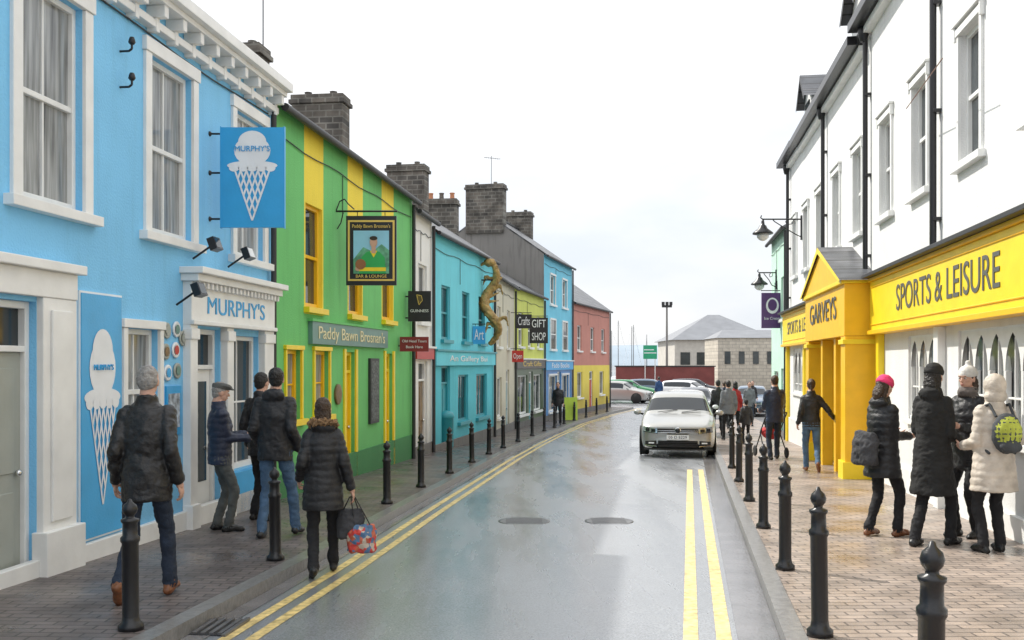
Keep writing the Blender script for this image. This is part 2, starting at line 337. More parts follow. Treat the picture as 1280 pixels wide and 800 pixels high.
for xa,xb in((x0,S(10.96)),(S(11.77),S(11.96)),(S(12.97),x1)):
    T.box(xa,xb,-.09,.02,-.4,2.08,WTRIM); T.box(xa-.015,xb+.015,-.12,.0,-.45,.12,WTRIM); T.box(xa-.015,xb+.015,-.11,.0,1.92,2.04,WTRIM)
for i in range(22):
    xx=x0+.03+i*(x1-x0-.1)/21; T.box(xx,xx+.05,-.17,-.10,2.48,2.55,WTRIM)
T.box(sw[0],sw[1],-.05,.05,-.4,.33,SIGNBLUE)
window(F,G,*sw,WTRIM,GLD,vb=1,sash=False,hb=1)
door(F,G,*sd,WTRIM,WTRIM,trans=.35,panels=False); G.poly([(sd[0]+.16,.095,.3),(sd[1]-.16,.095,.3),(sd[1]-.16,.095,1.45),(sd[0]+.16,.095,1.45)],GLD)
T.box(.004,Ln-.004,-.10,.02,5.02,5.10,WTRIM);T.box(.004,Ln-.004,-.30,.02,5.30,5.42,WTRIM);T.box(.004,Ln-.004,-.22,.02,5.24,5.30,WTRIM)
x=.2
while x<Ln-.1:
    T.box(x,x+.09,-.2,.0,5.12,5.24,WTRIM);T.box(x+.01,x+.08,-.11,.0,4.98,5.12,WTRIM); x+=.42
T.box(.004,Ln-.004,-.05,.03,-.6,.06,WTRIM)
F.build('windows_and_doors',E,.006);G.build('glass',E);T.build('trim',E,.008)
roof(E,Ln,5.40,1.9,5.6,over=.12,wallm=BLUE)
text("MURPHY'S",E,((x0+x1)/2,-.105,2.30),1.75,SIGNBLUE,.2)
def cone(m,cx,cz,w,h,y,white,line):
    m.disc(cx,cz+h*.30,y,w*.36,h*.17,white);m.disc(cx,cz+h*.40,y-.001,w*.28,h*.13,white);m.disc(cx,cz+h*.13,y-.0005,w*.50,h*.055,white)
    for i in range(5): m.disc(cx-w*.36+i*w*.18,cz+h*.10,y-.0015,w*.1,h*.04,white)
    top=cz+h*.07;bot=cz-h*.5;hw=w*.34;t=w*.018
    def seg(x0,z0,x1,z1,k):
        d=Vector((x1-x0,z1-z0)).normalized();nn=Vector((-d.y,d.x))*t; yy=y-.002-.0008*k
        m.poly([(x0+nn.x,yy,z0+nn.y),(x1+nn.x,yy,z1+nn.y),(x1-nn.x,yy,z1-nn.y),(x0-nn.x,yy,z0-nn.y)],white)
    seg(cx-hw,top,cx,bot,0);seg(cx+hw,top,cx,bot,1)
    for i in range(1,6):
        f=i/6
        seg(cx-hw+2*hw*f,top,cx+hw*f,top+(bot-top)*(1-f),2+i%2) ;seg(cx+hw-2*hw*f,top,cx-hw*f,top+(bot-top)*(1-f),4+i%2)
e=root('wall_poster',E.matrix_basis@Vector((S(8.74),0,0)),E.rotation_euler[2])
m=MB(); w=S(9.43)-S(8.74); m.box(0,w,-.03,.0,.1,2.28,mat('poster_blue',(.07,.40,.74),.35)); m.box(-.02,w+.02,-.02,.0,.08,2.30,WP)
cone(m,w/2,1.15,w*.9,1.55,-.034,WP,SIGNBLUE); m.build('poster',e); text("MURPHY'S",e,(w/2,-.045,1.62),w*.48,SIGNBLUE)
m=MB()
for i,(pd,pz) in enumerate([(10.38,2.0),(10.6,2.02),(10.36,1.78),(10.58,1.8),(10.75,1.93),(10.4,1.56),(10.62,1.58)]):
    c=[GREYD,SGREY,WOOD,REDP,GREYD,SIGNBLUE,SGREY][i]
    m.lathe([(.085,0),(.085,-.015),(.07,-.02),(.05,-.012)],(S(pd),-.005,pz),WP if i%2 else GREYD,18,'y'); m.disc(S(pd),pz,-.03,.05,.05,c)
m.build('wall_plaques',E)
m=MB(); m.box(S(10.36),S(10.7),-.02,0,.9,1.42,SIGNBLUE); m.box(S(10.4),S(10.66),-.024,-.02,.98,1.34,mat('poster_mixed',(.4,.45,.5),.5,.7,14)); m.build('notice_board',E)
def hangroot(name,Ef,s,y0=0):
    return root(name,Ef.matrix_basis@Vector((s,y0,0)),0)
bpy.context.view_layer.update()
e=hangroot('hanging_sign',E,S(11.46)); m=MB()
m.box(.14,.86,-.025,.025,3.22,4.37,SIGNBLUE); m.box(.13,.14,-.03,.03,3.21,4.38,SIGNBLUE);m.box(.86,.87,-.03,.03,3.21,4.38,SIGNBLUE)
cone(m,.5,3.80,.58,1.0,-.029,WP,SIGNBLUE)
for z in(3.32,3.85,4.30): m.tube((-.02,0,z),(.14,0,z),.012,.012,BLACK,8); m.ell((0,0,z),(.03,.03,.03),BLACK,8,6)
m.build('sign',e); text("MURPHY'S",e,(.5,-.036,4.12),.40,SIGNBLUE)
for d,z,c in((10.95,2.95,0),(11.9,2.95,1),(10.55,2.42,2)):
    m=MB(); m.box(-.09,.09,-.08,.0,-.07,.07,BLACK); m.box(-.075,.075,-.084,-.08,-.055,.055,WP if c==1 else GLD); m.tube((0,0,0),(0,.25,-.06),.012,.012,BLACK)
    o=m.build('floodlight',loc=E.matrix_basis@Vector((S(d),-.25,z))); o.rotation_euler=(-.35,0,E.rotation_euler[2])
m=MB()
for z in(4.62,4.28):
    m.path([(0,0,z),(0,-.09,z),(0,-.12,z+.02),(0,-.12,z+.08)],.011,BLACK); m.lathe([(.02,0),(.035,.02),(.028,.05),(.02,.07)],(0,-.12,z+.06),BLACK,10)
m.build('insulator_hook',loc=E.matrix_basis@Vector((S(9.45),0,0)),rz=E.rotation_euler[2])
# ================= green pub
Q0=(-3.24,13.46);Q1=(-2.17,21.6)
E,Ln=bframe('green_pub',Q0,Q1); S=lambda d:(d-13.46)*1.0087
bpy.context.view_layer.update()
W=MB();F=MB();G=MB();T=MB()
up=[(S(14.78),S(15.55)),(S(16.95),S(17.75)),(S(19.15),S(19.95))]
ops=[(a,b,2.5,4.05) for a,b in up]
lo=[(S(13.95),S(14.55),.85,1.85),(S(15.15),S(15.85),.85,1.85)]; ds=[(S(16.75),S(17.3),-.3,1.85),(S(19.35),S(19.9),-.4,1.85)]
strp=[(a-.06,b+.06) for a,b in up]
YWF=wall('yellow_stripe_render',(.88,.70,.06),.1)
def mf(s,z):
    if z>2.4 and any(a<s<b for a,b in strp): return YWF
    return GREEN
panel(W,.004,Ln-.004,-2.2,5.25,ops+lo+ds,mf,[v for p in strp for v in p],[2.4]); W.build('walls',E)
for a,b in up: window(F,G,a,b,2.5,4.05,YELD,GLD,sill=YEL,vb=0)
for o in lo: window(F,G,*o,YELD,GLC,sill=YEL,vb=1,hb=1,sash=False,sur=.06,surm=YEL)
for o in ds: door(F,G,*o,YEL,YELD,trans=.25)
for o in ds: T.box(o[0]-.12,o[0]-.005,-.03,.02,-.6,1.9,YEL);T.box(o[1]+.005,o[1]+.12,-.03,.02,-.6,1.9,YEL)
T.box(S(14.9),S(19.3),-.07,0,1.95,2.29,SGREY);T.box(S(14.85),S(19.35),-.09,.01,2.29,2.33,GREEN)
T.box(S(18.15),S(18.75),-.05,0,.55,1.75,DARK);T.box(S(18.2),S(18.7),-.055,-.05,.6,1.7,mat('chalkboard',(.09,.10,.10),.6,.9,24))
T.lathe([(.17,0),(.17,-.03),(.14,-.035)],(S(16.3),-.005,1.15),WOOD,18,'y')
T.box(.004,Ln-.004,-.03,.02,-.8,.12,wall('dark_green_plinth',(.06,.26,.09)))
F.build('windows_and_doors',E,.006);G.build('glass',E);T.build('trim',E,.008)
text("Paddy Bawn Brosnan's",E,(S(17.1),-.075,2.12),3.9,mat('sign_cream',(.75,.68,.42),.5),.26)
roof(E,Ln,5.22,1.75,5.4,over=.15,wallm=GREEN)
chimney(E,S(19.6),3.05,6.4,8.0,1.0,.6,0)
e=hangroot('pub_sign',E,S(16.25)); m=MB()
m.path([(0,0,4.14),(1.0,0,4.14)],.016,BLACK); m.path([(0,0,4.14),(.06,0,4.3),(.14,0,4.34),(.2,0,4.26),(.3,0,4.17)],.01,BLACK);m.path([(.02,0,3.85),(.08,0,3.95),(.12,0,4.12)],.01,BLACK)
m.box(.17,.99,-.03,.03,2.93,4.06,BLACK)
m.box(.2,.96,-.036,-.03,3.0,3.03,GOLD);m.box(.2,.96,-.036,-.03,3.96,3.99,GOLD);m.box(.2,.23,-.036,-.03,3.03,3.96,GOLD);m.box(.93,.96,-.036,-.03,3.03,3.96,GOLD)
m.poly([(.29,-.034,3.12),(.87,-.034,3.12),(.87,-.034,3.82),(.29,-.034,3.82)],mat('portrait_sky',(.28,.58,.78),.6))
m.poly([(.29,-.037,3.35),(.45,-.037,3.55),(.6,-.037,3.48),(.75,-.037,3.60),(.87,-.037,3.5),(.87,-.037,3.12),(.29,-.037,3.12)],mat('portrait_hills',(.12,.35,.22),.6,.4,12))
JG=mat('jersey_green',(.03,.38,.10),.6)
m.poly([(.38,-.040,3.12),(.82,-.040,3.12),(.8,-.040,3.38),(.72,-.040,3.47),(.62,-.040,3.5),(.5,-.040,3.47),(.42,-.040,3.38)],JG)
m.poly([(.56,-.043,3.49),(.68,-.043,3.49),(.62,-.043,3.38)],YEL); m.poly([(.38,-.043,3.16),(.82,-.043,3.16),(.82,-.043,3.22),(.38,-.043,3.22)],YEL)
m.poly([(.585,-.045,3.45),(.655,-.045,3.45),(.655,-.045,3.56),(.585,-.045,3.56)],SKIN); m.disc(.62,3.63,-.047,.062,.085,SKIN); m.disc(.62,3.695,-.049,.064,.035,mat('hair_dark',(.03,.02,.015),.6))
m.disc(.41,3.27,-.05,.085,.085,mat('leather_ball',(.30,.12,.05),.5));m.disc(.36,3.2,-.046,.04,.04,SKIN)
for xx in(.35,.8): m.tube((xx,0,4.06),(xx,0,4.14),.006,.006,BLACK,6)
m.build('sign',e); text("Paddy Bawn Brosnan's",e,(.58,-.04,3.89),.62,GOLD,.075); text("BAR & LOUNGE",e,(.58,-.04,3.075),.5,GOLD,.05)
e=hangroot('bar_sign',E,S(21.0)); m=MB(); m.box(.06,.54,-.04,.04,2.54,3.18,BLACK); m.box(0,.06,-.01,.01,3.05,3.08,BLACK);m.box(0,.06,-.01,.01,2.6,2.63,BLACK)
m.path([(.24,-.045,3.10),(.34,-.045,3.08),(.36,-.045,2.98),(.29,-.045,2.89),(.24,-.045,3.10)],.008,GOLD,6)
for q in(.26,.285,.31): m.tube((q,-.045,3.08),(q+.01,-.045,2.93),.003,.003,GOLD,4)
m.build('sign',e); text("GUINNESS",e,(.3,-.046,2.76),.38,WP)
e=hangroot('tour_sign',E,S(20.4)); m=MB(); m.box(.03,.62,-.03,.03,1.9,2.2,mat('dark_red_sign',(.22,.02,.02),.5)); m.box(0,.03,-.01,.01,2.0,2.03,BLACK); m.build('sign',e); text("Old Head Tours",e,(.33,-.036,2.11),.5,WP);text("Book Here",e,(.33,-.036,1.99),.34,WP)
def simple_house(name,p0,p1,ze,rise,D,wm,lower=None,ups=(),lows=(),doors=(),zsplit=2.0,uz=(2.3,3.6),lz=(.0,1.5),fm=None,dm=None,sillm=None,chims=(),fascia=None,gl=None,sur=.0,roofm=None,base=None):
    E,Ln=bframe(name,p0,p1); bpy.context.view_layer.update(); zg=gz((p0[1]+p1[1])/2)+.1; fm=fm or WTRIM
    W=MB();F=MB();G=MB();T=MB(); ops=[]
    U=[(a*Ln,b*Ln,uz[0],uz[1]) for a,b in ups]; Lw=[(a*Ln,b*Ln,lz[0],lz[1]) for a,b in lows]; Ds=[(a*Ln,b*Ln,zg-.05,zg+2.15) for a,b in doors]
    lm=lower or wm
    panel(W,.004,Ln-.004,-2.4,ze,U+Lw+Ds,(lambda s,z: lm if z<zsplit else wm),(),[zsplit]); W.build('walls',E)
    for o in U: window(F,G,*o,fm,gl or GLD,sill=sillm or fm,sur=sur)
    for o in Lw: window(F,G,*o,fm,GLD,sill=sillm or fm,sash=False,vb=1,hb=0,sur=sur)
    for o in Ds: door(F,G,*o,fm,dm or TEALD)
    T.box(.01,Ln-.01,-.03,.02,-2.4,zg+.25,base or GREYR)
    if fascia:
        z0,z1,fmm,txt,tm=fascia; T.box(.1,Ln-.1,-.09,0,z0,z1,fmm);T.box(.06,Ln-.06,-.13,0,z1,z1+.05,fm)
        if txt: text(txt,E,(Ln/2,-.096,(z0+z1)/2),Ln*.62,tm,(z1-z0)*.55)
    F.build('windows_and_doors',E,.005);G.build('glass',E);T.build('trim',E,.006)
    roof(E,Ln,ze,rise,D,over=.14,wallm=wm if not roofm else roofm)
    for s,h,w,pt in chims: chimney(E,s*Ln,D/2,ze+rise-.9,h,w,.6,pt)
    return E,Ln
simple_house('white_house',Q1,(-1.90,23.66),5.05,1.8,5.4,WHITE,ups=[(.3,.72)],doors=[(.3,.75)],uz=(2.6,3.9),dm=WOOD,chims=[(.95,8.05,1.25,0)],fascia=(1.75,2.0,REDP,None,None))
simple_house('turquoise_shop',(-1.90,23.66),(-.57,31),4.85,1.75,5.4,TURQ,lower=wall('teal_lower',(.10,.55,.66)),ups=[(.12,.24),(.42,.54),(.70,.82)],lows=[(.36,.52),(.66,.86)],doors=[(.12,.24)],uz=(2.25,3.6),lz=(.1,1.35),fm=TEALD,dm=TEALD,chims=[(.97,7.85,1.2,0)],fascia=(1.6,1.95,TURQ,"An Gallery Bui",WP))
simple_house('cream_house',(-.57,31),(.09,36.6),4.45,1.7,5.4,CREAM,ups=[(.15,.3),(.6,.75)],lows=[(.15,.35)],doors=[(.55,.72)],uz=(2.2,3.5),lz=(-.1,1.2),chims=[(.98,7.7,1.2,3)])
simple_house('lime_shop',(.09,36.6),(1.38,43),4.5,1.5,5.2,LIME,lower=paint('dark_green_shopfront',(.08,.12,.07)),ups=[(.12,.26),(.42,.56),(.74,.88)],lows=[(.1,.4),(.62,.9)],doors=[(.45,.58)],uz=(2.3,3.6),lz=(-.3,1.2),zsplit=1.75,fascia=(1.45,1.8,BLACK,"Craft Gifts",GOLD))
simple_house('light_blue_shop',(1.38,43),(2.98,49.4),6.4,1.85,5.3,LBLUE,lower=paint('royal_blue_front',(.03,.20,.50)),ups=[(.2,.36),(.62,.78)],lows=[(.15,.42),(.6,.85)],uz=(4.3,5.6),lz=(-.5,1.1),doors=[(.44,.56)],sur=.08,zsplit=1.35,chims=[(.03,9.5,1.7,0),(.97,9.2,1.3,0)],fascia=(1.35,1.75,SIGNBLUE,"Fado Books",WP),roofm=GREYR)
E=bpy.data.objects['light_blue_shop']; F=MB();G=MB()
for a,b in((1.3,2.4),(4.1,5.2)):
    F.box(a-.08,a,-.05,0,2.3,3.6,WTRIM);F.box(b,b+.08,-.05,0,2.3,3.6,WTRIM);F.box(a-.08,b+.08,-.05,0,3.6,3.68,WTRIM);F.box(a-.12,b+.12,-.09,0,2.2,2.3,WTRIM);F.box(a,b,-.03,0,2.93,2.98,WTRIM)
    G.poly([(a,-.01,2.3),(b,-.01,2.3),(b,-.01,3.6),(a,-.01,3.6)],GLD)
F.build('window_frames',E);G.build('window_glass',E)
simple_house('terracotta_house',(2.98,49.4),(5.74,58.6),4.75,2.0,5.6,BRICKR,lower=YWALL,ups=[(.12,.22),(.45,.55),(.75,.85)],lows=[(.12,.24),(.7,.82)],doors=[(.42,.52)],uz=(2.3,3.6),lz=(-.1,1.2),zsplit=1.55,dm=REDP,chims=[(.02,7.6,1.0,2)],fascia=None)
def hsign(name,x,y,w,z0,z1,m_,lines,tm):
    e=root(name,(x,y,0),0); m=MB(); m.box(.05,w+.05,-.03,.03,z0,z1,m_); m.path([(-.15,0,z1+.06),(w+.05,0,z1+.06)],.013,BLACK); m.tube((.12,0,z1),(.12,0,z1+.06),.008,.008,BLACK,6);m.tube((w-.05,0,z1),(w-.05,0,z1+.06),.008,.008,BLACK,6); m.build('sign',e)
    n=len(lines)
    for i,t in enumerate(lines): text(t,e,(w/2+.05,-.036,z1-(z1-z0)*(i+.5)/n),w*.75,tm,(z1-z0)/n*.6)
hsign('gift_shop_sign',.62,38,.7,2.42,3.4,BLACK,['GIFT','SHOP'],WP)
hsign('craft_sign',.10,35.5,.55,2.9,3.4,BLACK,["Crafts"],WP)
hsign('shop_sign',-1.15,28.0,.35,2.2,2.7,SIGNBLUE,["Art"],WP)
hsign('red_shop_sign',-.05,34.6,.4,1.7,2.1,REDP,["Open"],WP)
# ------------------------------------------------------------------ remeshed organic shapes
def remesh(mb,voxel,smooth=3,dis=0,dscale=8,name='body',jit=None,puffer=None):
    me=mb.mesh('tmp'); o=bpy.data.objects.new('tmp',me); COL.objects.link(o)
    r=o.modifiers.new('r','REMESH'); r.mode='VOXEL'; r.voxel_size=voxel; r.use_smooth_shade=True
    if smooth: s=o.modifiers.new('s','SMOOTH'); s.iterations=smooth; s.factor=.5
    dg=bpy.context.evaluated_depsgraph_get(); ev=o.evaluated_get(dg); nm=bpy.data.meshes.new_from_object(ev); nm.name=name
    lab=[0]*len(me.vertices)
    for p in me.polygons:
        for v in p.vertices: lab[v]=p.material_index
    kd=kdtree.KDTree(len(me.vertices))
    for v in me.vertices: kd.insert(v.co,v.index)
    kd.balance()
    nm.materials.clear()
    for m in mb.mats: nm.materials.append(m)
    for p in nm.polygons:
        _,i,_=kd.find(p.center); p.material_index=lab[i]; p.use_smooth=True
    if dis:
        j=Vector((jit or 0,3.3,0)); vl={}
        for p in nm.polygons:
            for v in p.vertices: vl[v]=p.material_index
        pi=mb.mats.index(puffer) if puffer in mb.mats else -1
        nn=[v.normal.copy() for v in nm.vertices]
        for v,n_ in zip(nm.vertices,nn):
            c=v.co.copy(); q=Vector((c.x*dscale,c.y*dscale,c.z*dscale*1.3))+j
            a=noise.noise(q)*.6+ (.5-abs(noise.noise(q*2.1+Vector((5,1,2)))))*.7-.2
            k=dis*a
            if vl.get(v.index)==pi: k=dis*.6*a+.0065*(abs(math.sin((c.z+.020*noise.noise(q*.6))*math.pi/.075))-.6)
            v.co=c+n_*k
    bpy.data.objects.remove(o); bpy.data.meshes.remove(me); return nm
def obj(name,me,parent,loc=(0,0,0),rot=(0,0,0)):
    o=bpy.data.objects.new(name,me); COL.objects.link(o); o.parent=parent; o.location=loc; o.rotation_euler=rot; return o
def limb(mb,p0,p1,r0,r1,m,n=14):
    p0=Vector(p0);p1=Vector(p1);L_=(p1-p0).length; k=max(3,int(L_/.035)); q=(p1-p0).to_track_quat('Z','Y'); rings=[]
    for j in range(-3,0): a=math.pi/2*(-j)/3; rings.append((-r0*math.sin(a)*.95,max(r0*math.cos(a),.002)))
    for j in range(k+1): t=j/k; rings.append((L_*t,r0+(r1-r0)*t))
    for j in range(1,4): a=math.pi/2*j/3; rings.append((L_+r1*math.sin(a)*.95,max(r1*math.cos(a),.002)))
    vs=[p0+q@Vector((r*math.cos(2*math.pi*i/n),r*math.sin(2*math.pi*i/n),h)) for h,r in rings for i in range(n)]
    fs=[(j*n+i,j*n+(i+1)%n,(j+1)*n+(i+1)%n,(j+1)*n+i) for j in range(len(rings)-1) for i in range(n)]
    fs+= [tuple(range(n))[::-1],tuple(range((len(rings)-1)*n,len(rings)*n))]
    mb.raw(vs,fs,m,True)
def loft(mb,rings,m,n=24,step=.03):
    R2=[]
    for a,b in zip(rings[:-1],rings[1:]):
        k=max(1,int(abs(b[2]-a[2])/step))
        for j in range(k): t=j/k; R2.append([a[q]+(b[q]-a[q])*t for q in range(5)])
    R2.append(rings[-1])
    vs=[(r[0]+r[3]*math.cos(2*math.pi*i/n),r[1]+r[4]*math.sin(2*math.pi*i/n),r[2]) for r in R2 for i in range(n)]
    fs=[(j*n+i,j*n+(i+1)%n,(j+1)*n+(i+1)%n,(j+1)*n+i) for j in range(len(R2)-1) for i in range(n)]
    fs+= [tuple(range(n))[::-1],tuple(range((len(R2)-1)*n,len(R2)*n))]
    mb.raw(vs,fs,m,True)
def ik(a,c,l1,l2,pole):
    a=Vector(a);c=Vector(c);d=c-a
    if d.length>(l1+l2)*.995: c=a+d.normalized()*(l1+l2)*.995; d=c-a
    L_=d.length; x=(l1*l1-l2*l2+L_*L_)/(2*L_); h=math.sqrt(max(l1*l1-x*x,0)); u=d.normalized(); p=Vector(pole); p=(p-u*p.dot(u)).normalized()
    return a+u*x+p*h,c
def mkhead(skin):
    m=MB(); m.ell((0,-.012,.018),(.074,.094,.098),skin,20,14); m.ell((0,.018,-.045),(.058,.068,.07),skin,18,12); m.ell((0,.035,-.075),(.035,.045,.035),skin)
    limb(m,(0,.078,.012),(0,.098,-.022),.008,.014,skin,8); m.ell((-.07,-.008,-.015),(.012,.02,.032),skin);m.ell((.07,-.008,-.015),(.012,.02,.032),skin)
    m.ell((0,.076,.028),(.05,.014,.011),skin); m.ell((0,.078,-.058),(.022,.012,.010),skin); m.ell((-.035,.058,-.02),(.022,.018,.02),skin);m.ell((.035,.058,-.02),(.022,.018,.02),skin)
    limb(m,(0,-.012,-.04),(0,-.03,-.14),.055,.056,skin)
    return remesh(m,.0065,2,name='head')
HEADS={}
LIP=mat('lips',(.42,.14,.12),.4); EYEW=mat('eye_white',(.75,.73,.7),.2,bump=0); EYED=mat('iris',(.03,.025,.02),.1,bump=0)
def facebits(ph,browm):
    m=MB()
    for s in(-1,1):
        m.ell((s*.031,.074,.006),(.014,.009,.008),EYEW,10,6); m.ell((s*.031,.0815,.006),(.006,.004,.006),EYED,8,6)
        m.ell((s*.031,.083,.024),(.018,.005,.003),browm,8,5)
    m.ell((0,.088,-.054),(.022,.005,.003),LIP,10,5);m.ell((0,.086,-.061),(.018,.006,.004),LIP,10,5)
    obj('face',m.mesh('face'),ph)
def mkhand(mb,w,d,palm,skin,curl=.5,side=1,s=1.0):
    w=Vector(w);d=Vector(d).normalized();pn=Vector(palm);pn=(pn-d*pn.dot(d)).normalized();sd=d.cross(pn).normalized()*side
    M=Matrix((sd,pn,d)).transposed()
    mb.ell(w+d*.05*s,(.040*s,.016*s,.052*s),skin,12,8,M)
    limb(mb,w-d*.02,w+d*.02,.026*s,.028*s,skin,10)
    for i,(off,ln) in enumerate(((.030,.072),(.010,.080),(-.010,.074),(-.029,.058))):
        p=w+d*(.085 if i in(1,2) else .078)*s+sd*off*s; ang=curl*.5; seg=ln*s/3; r=.0088*s
        for j in range(3):
            dirv=(d*math.cos(ang)+pn*math.sin(ang)+sd*(off*.9)).normalized(); q=p+dirv*seg*(1.15 if j==0 else .95)
            limb(mb,p,q,r,r*.9,skin,8); p=q;r*=.9; ang+=curl*.9
    p=w+d*.03*s+sd*.028*s; q=p+(d*.6+sd*.75+pn*.25).normalized()*.042*s; limb(mb,p,q,.012*s,.010*s,skin,8); limb(mb,q,q+(d*.9+sd*.25+pn*.4).normalized()*.034*s,.010*s,.008*s,skin,8)
HB=mat('hair_brown',(.05,.028,.015),.5,.3,20,.8,60); HG=mat('hair_grey',(.30,.28,.26),.55,.3,25,.8,70); HBK=mat('hair_black',(.015,.012,.01),.45,.3,20,.8,60)
FUR=mat('fur_trim',(.30,.18,.09),.9,.5,30,1,70)
PN=0
def person(name,x,y,rot,H,coat,trou,shoe,fL=(-.1,0,0,0),fR=(.1,0,0,0),wL=(-.225,.06,.90),wR=(.225,.06,.90),lean=0,hy=0,hp=0,hr=0,hem=.78,cw=1.0,hair='short',hairm=None,hat=None,hatm=None,fem=False,ground=None,puff=.0,flare=.0,hood=False,fur=False,scarf=None,legr=1.0,eL=None,eR=None,skinm=None,vox=.012,gloves=None,neckz=0,collar=True,baffle=False):
    global PN; PN+=1
    skin=skinm or SKIN; z0=(gz(y)+.105) if ground is None else ground
    e=root(name,(x,y,z0),R(rot),H/1.75); B=MB()
    hz=.89
    for f in(fL,fR): hz=min(hz,.085+f[2]+math.sqrt(max(.835**2-(f[1])**2,.2)))
    dz=hz-.89; ly=lambda z: lean*(z-hz)
    hw=.085; t=.012+puff; sh=.128 if fem else .150; fw=.92 if fem else 1.0
    rings=[(0,ly(hem)*.5,hem+dz,(.158+flare)*cw+t*.6,(.12+flare)*cw+t*.6)]
    if hem<.90: rings.append((0,ly(.95),.95+dz,.160*cw+t*.6,.118*cw+t*.6))
    rings+= [(0,ly(1.08),1.08+dz,(.132 if fem else .150)*cw+t*.9,.106*cw+t*.8),(0,ly(1.26),1.26+dz,(.150 if fem else .172)*cw+t*.9,.118*cw+t*.9),(0,ly(1.36)-.01,1.36+dz,sh+.028+t*.6,.10+t*.8),(0,ly(1.425)-.014,1.425+dz,sh+.0,.082+t*.5),(0,ly(1.465)-.016,1.465+dz,sh*.62,.07),(0,ly(1.50)-.005,1.50+dz,.066,.062)]
    if hem>.9: rings[0]=(0,0,hem+dz,.158*cw+t,.12*cw+t)
    loft(B,rings,coat)
    if hem>.85: loft(B,[(0,0,.80+dz,.15,.11),(0,0,.95+dz,.155,.115),(0,0,1.0+dz,.14,.108)],trou)
    limb(B,(0,ly(1.45)-.01,1.46+dz),(0,ly(1.56)+.0,1.56+dz),.056,.052,skin)
    if collar: loft(B,[(0,ly(1.45)-.012,1.45+dz,.085+t*.3,.08+t*.3),(0,ly(1.53)-.014,1.535+dz+neckz,.068+t*.3,.072+t*.3)],coat)
    if scarf: loft(B,[(0,ly(1.46),1.455+dz,.10,.10),(0,ly(1.50)+.01,1.50+dz,.105,.105),(0,ly(1.55),1.55+dz,.085,.085)],scarf)
    if hood:
        B.ell((0,ly(1.5)-.085,1.47+dz),(.12,.055,.07),coat)
    for sgn,f in((-1,fL),(1,fR)):
        hip=(sgn*hw,0,hz); an=(f[0],f[1],.085+f[2]); k,an=ik(hip,an,.43,.41,(sgn*.08,1,0))
        limb(B,hip,k,.085*legr,.060*legr,trou); limb(B,k,an,.060*legr,.050*legr,trou)
        limb(B,an+(k-an).normalized()*.12,an+(k-an).normalized()*.01,.054*legr,.056*legr,trou)
        p=f[3]; fd=Vector((sgn*.12,math.cos(p),-math.sin(p))).normalized(); up=Vector((0,math.sin(p),math.cos(p)))
        heel=an-fd*.045-up*.045; toe=an+fd*.155-up*.052; midp=an+fd*.06-up*.035
        limb(B,heel,midp,.037,.042,shoe,12);limb(B,midp,toe,.042,.032,shoe,12); limb(B,an+up*.0,an-up*.03,.042,.044,shoe,12)
    Hm=MB()
    for sgn,w_,ep in((-1,wL,eL),(1,wR,eR)):
        shp=Vector((sgn*sh,ly(1.40)-.012,1.395+dz)); pole=ep or (sgn*.1,-1,-.1)
        el,wr_=ik(shp,Vector(w_)+Vector((0,0,dz)),.295,.255,pole)
        limb(B,shp,el,(.054+t*.7)*fw,(.045+t*.6)*fw,coat); limb(B,el,wr_,(.045+t*.6)*fw,(.036+t*.5)*fw,coat)
        limb(B,wr_-(wr_-el).normalized()*.03,wr_,(.040+t*.5)*fw,(.040+t*.5)*fw,coat)
        dr=(wr_-el).normalized()
        pn=Vector((-sgn,0.1,0)) if abs(dr.z)>.6 else Vector((-sgn*.7,0,.5))
        mkhand(Hm,wr_+dr*.035,dr,pn,gloves or skin,.55,side=1 if Vector(dr).cross(pn).y>0 else -1)
    me=remesh(B,vox,2,.020,9,'body',PN*3.1,coat if baffle else None); obj('body',me,e); obj('hands',Hm.mesh('hands'),e)
    key=skin.name
    if key not in HEADS: HEADS[key]=mkhead(skin)
    hc=(0,ly(1.64)+.015,1.64+dz); h=obj('head',HEADS[key],e,hc,(R(hp),R(hr),R(hy)))
    hm=hairm or HB; facebits(h,hm)
    Q=MB()
    if hair in('short','long','bun'):
        Q.ell((0,-.022,.028),(.080,.094,.096),hm,18,12); Q.ell((0,-.05,-.02),(.068,.055,.07),hm)
        if hair=='long': limb(Q,(-.05,-.03,-.02),(-.055,-.02,-.15),.035,.02,hm);limb(Q,(.05,-.03,-.02),(.055,-.02,-.15),.035,.02,hm);Q.ell((0,-.075,-.08),(.07,.04,.11),hm)
        if hair=='bun': Q.ell((0,-.11,.05),(.04,.04,.04),hm); limb(Q,(0,-.1,.02),(0,-.12,-.12),.03,.015,hm)
    elif hair=='receding':
        Q.ell((0,-.045,.0),(.078,.070,.082),hm,18,12); Q.ell((0,-.03,.035),(.076,.082,.078),hm,18,12)
    if Q.v: obj('hair',remesh(Q,.008,1,.010,28,'hair',PN),h)
    Q=MB()
    if hat in('beanie','bobble'):
        Q.ell((0,-.016,.052),(.086,.102,.084),hatm,20,12); loft(Q,[(0,-.018,.02,.089,.105),(0,-.018,.055,.090,.106)],hatm)
        if hat=='bobble': Q.ell((0,-.03,.15),(.03,.03,.03),hatm)
    elif hat=='flatcap':
        Q.ell((0,.0,.075),(.092,.118,.038),hatm,20,10); Q.ell((0,.105,.055),(.06,.045,.010),hatm,16,8); loft(Q,[(0,-.015,.035,.082,.1),(0,-.015,.075,.086,.104)],hatm)
    elif hat=='hood':
        Q.ell((0,-.035,.015),(.104,.114,.122),hatm,20,14); Q.ell((0,-.05,-.09),(.11,.09,.08),hatm)
    if Q.v: obj('hat' if hat!='hood' else 'hood',remesh(Q,.008,2,.006,25,'hat',PN),h)
